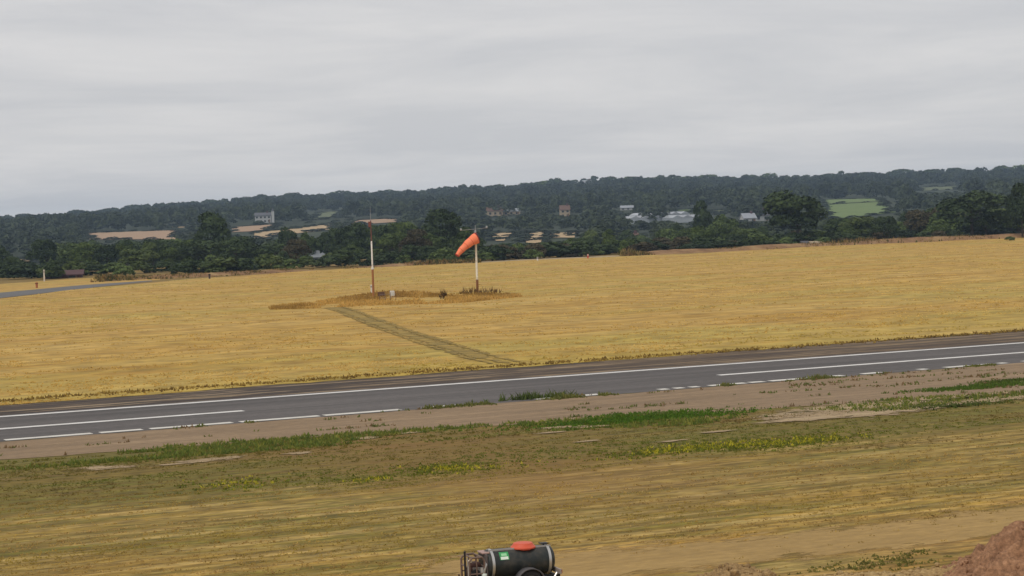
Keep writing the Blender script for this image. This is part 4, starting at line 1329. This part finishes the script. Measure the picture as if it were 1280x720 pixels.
pm = on_field(467, 372)
ma = empty('mast', pm)
tag(ma, 'tall slim red and white mast with a thin aerial at its top', 'mast')
m_mast = m_banded('mast_paint', [(0, (.34, .14, .05)), (2.7, (.74, .70, .64)), (5.5, (.13, .05, .04)), (7.7, (.30, .29, .29))])
MB().lathe([(.17, 0), (.17, .1), (.115, .12), (.105, 2.7), (.13, 2.72), (.13, 2.9), (.085, 2.92), (.075, 5.5), (.06, 5.52), (.05, 7.6)], None, 12).build('pole', m_mast, ma, True)
MB().lathe([(.022, 7.6), (.012, 8.9)], None, 6).build('aerial', m_steel, ma)
MB().box((-.14, 0, 7.2), (.22, .12, .55), None, .01).build('lamp_box', m_plain('mast_box', (.18, .06, .045), .6), ma)
MB().tube([(-.18, 0, 2.8), (.18, 0, 2.8)], .04, 6).build('step', m_steel, ma)

def post(px, py, h, r, colr, label, name='marker_post', cat='post', cap=None):
    p = at(px, py)
    root = empty(name, p); tag(root, label, cat)
    MB().lathe([(r, -.05), (r, h * .97), (r * .6, h)], None, 8).build('post', m_plain(name + '_paint', colr, .7), root)
    MB().box((0, 0, h * .82), (r * 2.3, r * 2.3, h * .18)).build('band', m_plain(name + '_band', cap or tuple(x * .5 for x in colr), .6), root)
    return root
post(464.5, 368, 1.0, .09, (.70, .66, .58), 'short white post beside the foot of the mast')
post(672, 327, .75, .13, (.65, .63, .60), 'white marker on the gravel track right of the windsock', cap=(.08, .07, .07))
post(735, 323.5, .8, .13, (.55, .08, .05), 'red marker on the gravel track right of the windsock', cap=(.6, .5, .45))
post(55.5, 352, 1.9, .11, (.66, .60, .52), 'white post in front of the low red brown barn')
post(46, 360, .8, .16, (.38, .13, .05), 'orange brown marker on the verge of the far taxiway')
post(262, 349, .8, .14, (.07, .05, .04), 'dark stub post at the far edge of the field below the tall oak')

# boxes and a little fence at the foot of the mast
pb = on_field(476.5, 372)
bx = empty('equipment_box', pb, .2); tag(bx, 'low brown box on the ground just right of the mast', 'box')
MB().box((0, 0, .22), (.62, .4, .42), None, .02).build('body', m_plain('brown_box', (.12, .06, .035), .7), bx)
MB().box((0, 0, .455), (.68, .46, .05), None, .01).build('lid', m_plain('brown_lid', (.20, .11, .06), .7), bx)
pb = on_field(490.5, 373)
bx = empty('equipment_cabinet', pb, .2); tag(bx, 'small white cabinet standing right of the brown box', 'cabinet')
MB().box((0, 0, .38), (.42, .35, .5), None, .02).build('body', m_plain('white_cabinet', (.72, .70, .64), .6), bx)
for s in (-.15, .15): MB().box((s, 0, .07), (.05, .3, .14)).build('leg', m_steel, bx)
MB().box((0, -.185, .4), (.34, .02, .4)).build('door', m_plain('cabinet_door', (.60, .58, .53), .6), bx)
pf = on_field(485, 378)
fe = empty('wire_fence', pf, .15); tag(fe, 'little wire fence of thin posts in front of the white cabinet', 'fence')
for k in range(4):
    MB().lathe([(.03, -.05), (.025, .85)], Matrix.Translation((-.75 + k * .5, 0, 0)), 6).build('post', M['timber'], fe)
for z in (.35, .7): MB().tube([(-.75, -.03, z), (.75, -.03, z)], .008, 4).build('wire', m_steel, fe)

# pale barrier below the dark oak, sign at the right
pb = at(529, 330)
ba = empty('barrier', pb, .12); tag(ba, 'long low pale barrier in front of the shed below the large dark oak', 'barrier')
MB().box((0, 0, .33), (4.3, .25, .22), None, .02).build('rail', m_plain('pale_rail', (.52, .54, .54), .7), ba)
for s in (-1.8, 0, 1.8): MB().box((s, .2, .2), (.15, .12, .45)).build('post', m_plain('rail_post', (.3, .3, .3), .7), ba)
put_bush(1262, at(1262, 301).y, 2.4, .9, 'light green bush on the bank between the wide dark tree and the right edge', None, 4)

# ------------------------------------------------------------------ water bowser trailer
pB = at(661, 738)
bw = empty('water_bowser', pB, R(19)); tag(bw, 'black water tank trailer with a red lid, cut off by the bottom of the photo', 'trailer')
nd = N('black_plastic')
_tc = nd.new('TexCoord').outputs['Object']
_d = nd.noise(_tc, 4.0, 6, .7)
m_tank = nd.done(nd.mix(nd.ramp(_d, [(.45, 0.0), (.75, .55)]), (.026, .030, .029), (.12, .10, .075)), .42)
m_black = m_plain('black_paint', (.018, .017, .017), .5)
m_galv = m_plain('galvanised', (.52, .51, .49), .42, .7, .15)
m_red = m_plain('red_plastic', (.62, .105, .052), .5)
m_rub = m_plain('rubber', (.022, .021, .021), .85, 0, .3, 12)
m_rust = m_plain('engine_paint', (.085, .04, .032), .6, .2, .5, 14)
TX0, TX1, TR, TZ = -.90, .46, .285, .60
AX = Matrix(((0, 0, 1, 0), (1, 0, 0, 0), (0, 1, 0, TZ), (0, 0, 0, 1)))  # lathe z -> trailer x
prof = [(.001, TX0 - .07), (.12, TX0 - .062), (.20, TX0 - .045), (.255, TX0 - .012), (TR - .008, TX0 + .03), (TR, TX0 + .06)]
for k in range(5):
    x = TX0 + .22 + k * .22
    prof += [(TR, x - .03), (TR - .006, x - .012), (TR - .006, x + .012), (TR, x + .03)]
prof += [(TR, TX1 - .06), (TR - .008, TX1 - .03), (.255, TX1 + .012), (.20, TX1 + .045), (.12, TX1 + .062), (.001, TX1 + .07)]
tank = MB().lathe(prof, AX, 40).build('tank', m_tank, bw, True)
for x in (TX0 + .10, TX1 - .08):
    MB().lathe([(TR + .002, x - .028), (TR + .012, x - .026), (TR + .012, x + .026), (TR + .002, x + .028)], AX, 40, False).build('strap', m_galv, bw, True)
# lid on its neck
lidM = Matrix.Translation((-.09, 0, TZ + TR - .01)) @ Matrix.Scale(.74, 4, (0, 0, 1)) @ Matrix.Scale(.93, 4, (1, 0, 0)) @ Matrix.Scale(.93, 4, (0, 1, 0))
MB().lathe([(.20, -.06), (.20, .01)], lidM, 28).build('neck', m_red, tank, True)
lid = MB().lathe([(.262, -.03), (.272, -.015), (.272, .012), (.255, .028), (.215, .085), (.205, .115), (.19, .123), (.12, .120), (.01, .118)], lidM, 32).build('lid', m_red, bw, True)
# thin pale grey bar along the top of the black tank
MB().box((-.20, -.10, TZ + TR - .012), (1.30, .025, .035), None, .004).build('top_rail', m_plain('top_rail_paint', (.33, .31, .29), .5), bw)
MB().box((.35, .02, TZ + TR + .03), (.16, .16, .018), None, .004).tube([(.35, .02, TZ + TR - .01), (.35, .02, TZ + TR + .03)], .02, 8).build('lifting_plate', m_black, bw)
# sticker: bent onto the tank
def on_tank(name, x0, x1, a0, a1, off, m, parent):
    V = []; nA, nX = 6, 3
    for j in range(nA + 1):
        a = a0 + (a1 - a0) * j / nA
        for i in range(nX + 1):
            V.append((x0 + (x1 - x0) * i / nX, -(TR + off) * math.cos(a), TZ + (TR + off) * math.sin(a)))
    Fc = [(j * (nX + 1) + i, j * (nX + 1) + i + 1, (j + 1) * (nX + 1) + i + 1, (j + 1) * (nX + 1) + i) for j in range(nA) for i in range(nX)]
    o = mesh_np(name, V, Fc, m, parent, smooth=True)
    return o
m_green = m_plain('sticker_green', (.05, .30, .10), .5); m_wht = m_plain('sticker_white', (.72, .80, .70), .5); m_lg = m_plain('sticker_pale_green', (.30, .62, .33), .5)
st = on_tank('sticker', -.66, -.47, R(20), R(56), .003, m_green, bw)
on_tank('white_panel', -.645, -.49, R(21.5), R(33), .006, m_wht, st)
on_tank('emblem', -.625, -.51, R(36), R(48), .006, m_lg, st)
# chassis
b = MB()
for s in (-.24, .24): b.box((-.42, s, .285), (2.0, .06, .08), None, .006)
for x in (-1.35, -.85, -.2, .5): b.box((x, 0, .28), (.06, .56, .06))
b.tube([(-1.38, -.24, .28), (-2.1, 0, .33)], .035, 8).tube([(-1.38, .24, .28), (-2.1, 0, .33)], .035, 8)
b.build('chassis', m_black, bw)
b = MB(); b.tube([(-.13, -.46, .25), (-.13, .46, .25)], .03, 10); b.build('axle', m_black, bw)
for s in (-1, 1):
    w = empty('wheel', (0, 0, 0)); w.parent = bw; w.scale = (.85, .85, 1); w.location = (-.13, s * .47, .25); w.rotation_euler = (R(90), 0, 0)
    MB().lathe([(.17, -.075), (.235, -.085), (.280, -.07), (.292, -.04), (.294, 0), (.292, .04), (.280, .07), (.235, .085), (.17, .075)], None, 32, False).build('tyre', m_rub, w, True)
    b = MB()
    b.lathe([(.175, -.07), (.165, -.05), (.15, -.03), (.10, -.028), (.05, -.05), (.045, -.075), (.001, -.08)], None, 28, False)
    b.lathe([(.175, .07), (.165, .05), (.15, .03), (.10, .028), (.05, .05), (.045, .075), (.001, .08)], None, 28, False)
    for k in range(5):
        a = 2 * math.pi * k / 5
        for z in (-.035, .035): b.box((.09 * math.cos(a), .09 * math.sin(a), z), (.022, .022, .02))
    b.build('rim', m_plain('wheel_rim', (.20, .20, .18), .5, .4), w, True)
    # mudguard arc with rolled lip
    V, Fc = [], []
    nA = 18
    for i in range(nA + 1):
        a = R(-8) + R(196) * i / nA
        for r, y in ((.268, -.11), (.290, -.11), (.290, .11), (.268, .11)):
            V.append((-.13 + r * 1.02 * math.cos(a), s * .47 + y, (.25 + r * .98 * math.sin(a))))
    for i in range(nA):
        for j in range(4):
            Fc.append((i * 4 + j, i * 4 + (j + 1) % 4, i * 4 + 4 + (j + 1) % 4, i * 4 + 4 + j))
    mesh_np('mudguard', V, Fc, m_plain('mudguard_grey', (.085, .078, .078), .55), bw)
MB().box((.52, 0, .40), (.04, .95, .10), None, .008).build('light_board', m_plain('light_board', (.30, .25, .22), .6), bw)
for s in (-.38, .38): MB().box((.548, s, .40), (.02, .14, .07)).build('tail_lamp', m_plain('tail_lamp', (.35, .02, .02), .3), bw)
MB().tube([(.50, -.30, .36), (.38, -.34, .20), (.52, -.38, .08)], .022, 6).build('prop_stand', m_galv, bw)
# pump engine in its tube cage
b = MB()
for y in (-.26, .26):
    b.tube([(-1.30, y, .33), (-1.30, y, .72), (-1.24, y, .79), (-1.04, y, .79), (-.99, y, .72), (-.99, y, .33)], .023, 8)
    b.tube([(-1.15, y, .33), (-1.15, y, .79)], .014, 6).tube([(-1.30, y, .47), (-.99, y, .47)], .014, 6)
for x, z in ((-1.30, .60), (-1.24, .79), (-1.04, .79), (-.99, .60)): b.tube([(x, -.26, z), (x, .26, z)], .017, 8)
b.build('engine_cage', m_plain('cage_paint', (.20, .135, .105), .5, .3), bw, True)
en = MB().box((-1.14, 0, .47), (.26, .34, .22), None, .02).box((-1.12, -.02, .62), (.20, .26, .10), None, .03).build('engine', m_rust, bw, True)
f = MB()
for k in range(7): f.box((-1.20 + k * .02, -.18, .52), (.008, .03, .14))
f.build('cooling_fin', m_galv, en)
MB().lathe([(.10, -.02), (.105, 0), (.10, .03), (.04, .04)], Matrix.Translation((-1.16, -.20, .45)) @ Matrix.Rotation(R(90), 4, 'X'), 18).build('pull_starter', m_black, en, True)
MB().lathe([(.045, 0), (.045, .04), (.03, .05)], Matrix.Translation((-1.22, -.05, .67)), 14).build('fuel_cap', m_plain('cap_cream', (.66, .56, .42), .5), en, True)
MB().lathe([(.05, -.08), (.055, 0), (.05, .08)], Matrix.Translation((-1.02, -.2, .50)), 14).build('filter', m_galv, en, True)
MB().tube([(-1.02, -.24, .42), (-1.0, -.27, .52), (-.96, -.27, .62), (-.94, -.2, .68)], .022, 8).build('pipe', m_galv, bw, True)
MB().lathe([(.03, 0), (.05, .01), (.05, .06), (.02, .065)], Matrix.Translation((-1.0, -.27, .40)), 12).build('valve', m_wht, bw, True)
MB().box((-.93, 0, .60), (.04, .50, .46), None, .01).build('bulkhead', m_plain('bulkhead', (.12, .10, .095), .6), bw)
MB().box((-.92, 0, .845), (.15, .34, .03), None, .006).build('bulkhead_cap', m_plain('cap_pink', (.42, .28, .24), .6), bw)
# hose reel low at the front
reelM = Matrix.Translation((-1.10, -.36, .245)) @ Matrix.Rotation(R(90), 4, 'X')
rl = MB().lathe([(.16, -.06), (.17, -.06), (.17, -.05), (.09, -.05), (.09, .05), (.17, .05), (.17, .06), (.16, .06)], reelM, 26).build('hose_reel', m_plain('reel_grey', (.40, .37, .34), .5), bw, True)
b = MB()
for k in range(3):
    for y in (-.03, 0, .03):
        b.tube([reelM @ Vector((( .105 + k * .022) * math.cos(a), (.105 + k * .022) * math.sin(a), y)) for a in np.linspace(0, 6.28, 25)[:-1]], .012, 5, False, True)
b.build('hose', m_black, rl, True)
# lance post and handle at the front
MB().tube([(-1.40, -.30, .18), (-1.40, -.30, .94)], .022, 8).build('lance_post', m_black, bw, True)
MB().tube([(-1.335, -.30, .25), (-1.335, -.28, .62), (-1.345, -.27, .80)], .014, 6).build('lance', m_plain('lance_steel', (.55, .52, .47), .4, .6), bw, True)
MB().tube([(-1.52, -.26, .1), (-1.52, -.26, .50)], .02, 8).tube([(-1.52, -.26, .44), (-1.40, -.30, .44)], .015, 6).build('jockey_leg', m_plain('jockey', (.10, .06, .03), .6), bw, True)
MB().tube([(-1.55, -.30, .86), (-1.42, -.30, .87)], .012, 6).build('handle', m_plain('handle_tan', (.34, .25, .15), .6), bw)

# ------------------------------------------------------------------ soil heaps
def heap(name, px, py, rx, ry, h, seed, label, colA, colB, rough=.22, n=90, rz=0.0, clods=60, peak=(0, 0), power=.85):
    p = at(px, py)
    V, Fc = [], []
    g_ = np.linspace(-1, 1, n)
    X, Y = np.meshgrid(g_, g_)
    r = np.hypot(X, Y)
    base = np.clip(1 - np.hypot(X - peak[0] * (1 - r), Y - peak[1] * (1 - r)), 0, 1)
    prof = base ** power
    nz = (vnoise(X * 3 + 9, Y * 3 + 9, 5, seed) - .5)
    lump = (vnoise(X * 14 + 9, Y * 14 + 9, 4, seed + 3) - .5)
    Z = h * prof * (1 + nz * .9) + lump * rough * h * np.clip(prof * 5, 0, 1) - .03 * np.clip((r - .9) * 10, 0, 1)
    V = np.stack([X * rx, Y * ry, Z], -1).reshape(-1, 3)
    i = (np.arange(n - 1)[None, :] + n * np.arange(n - 1)[:, None]).ravel()
    Fc = np.stack([i, i + 1, i + 1 + n, i + n], -1)
    nm = N(name + '_soil')
    tc = nm.new('TexCoord').outputs['Object']
    f = nm.noise(tc, 3.5, 6, .7); f2 = nm.noise(tc, 14, 4, .7)
    c = nm.ramp(f, [(.3, colA), (.7, colB)])
    c = nm.mix(1.0, c, nm.ramp(f2, [(.3, .7), (.7, 1.3)]), 'MULTIPLY')
    nm.bump(f2, .8, .03)
    m = nm.done(c, .95)
    rt = empty(name, p, rz); tag(rt, label, 'soil heap')
    # drop the flat skirt outside the mound
    keep = np.hypot((V[:, 0] / rx), (V[:, 1] / ry)).reshape(n, n) < 1.0
    kq = keep[:-1, :-1].ravel() & keep[1:, 1:].ravel()
    mesh_np('mound', V, Fc[kq], m, rt, smooth=True)
    # loose clods lying on it
    rgc = random.Random(seed)
    b = MB()
    Zg = Z
    for k in range(clods):
        a = rgc.uniform(0, 6.28); q = rgc.random() ** .5 * 1.05
        x, y = q * math.cos(a), q * math.sin(a)
        ix = min(n - 1, max(0, int((x + 1) / 2 * (n - 1)))); iy = min(n - 1, max(0, int((y + 1) / 2 * (n - 1))))
        s = rgc.uniform(.015, .06) * (1.8 if rgc.random() < .12 else 1)
        r_ = bmesh.ops.create_icosphere(b.bm, subdivisions=1, radius=s)
        for v in r_['verts']:
            v.co *= rgc.uniform(.7, 1.25)
            v.co += Vector((x * rx, y * ry, max(0, Zg[iy, ix]) + s * .3))
    o = b.build('clods', m, rt); o['kind'] = 'stuff'
    return rt
heap('soil_heap', 1334, 720, 2.9, 1.7, 1.62, 3, 'reddish brown heap of loose soil at the lower right edge', (.18, .088, .045), (.36, .195, .105), .34, clods=420, peak=(.1, 0), power=1.3)
heap('soil_heap', 920, 724, .85, .7, .26, 7, 'low crumbly mound of brown soil at the bottom, left of the big heap', (.22, .135, .06), (.38, .25, .11), .6, clods=80)
heap('soil_heap', 1085, 728, 1.6, .8, .16, 9, 'flat spread of tan soil at the bottom in front of the big heap', (.28, .18, .075), (.44, .31, .14), .9, clods=90)
heap('soil_heap', 1200, 722, 1.5, .8, .22, 12, 'low tan ridge of crumbled soil at the foot of the big heap', (.26, .155, .065), (.42, .29, .13), .8, clods=90)
ribbon(1105, 702, .8, .35, 110, (.19, .18, .05), .045, 'weeds', 'green weeds on the bare ground left of the big soil heap', 'weeds', 70)
ribbon(1262, 714, .35, .15, 70, (.13, .16, .04), .06, 'weeds', 'green tuft in front of the big soil heap', 'weeds', 71)

# ------------------------------------------------------------------ haze
nz_ = N('haze_air')
nz_.t.nodes.remove(nz_.b)
pv = nz_.new('VolumePrincipled')
pv.inputs['Color'].default_value = (.58, .77, 1.0, 1)
pv.inputs['Density'].default_value = 0.000135
nz_.t.links.new(pv.outputs[0], nz_.t.nodes['Material Output'].inputs['Volume'])
hz = MB().box((0, 2220, 25), (2860, 4660, 80)).build('haze', nz_.m)
tag(hz, 'thin pale haze in the air over the valley', 'haze', None, 'stuff')
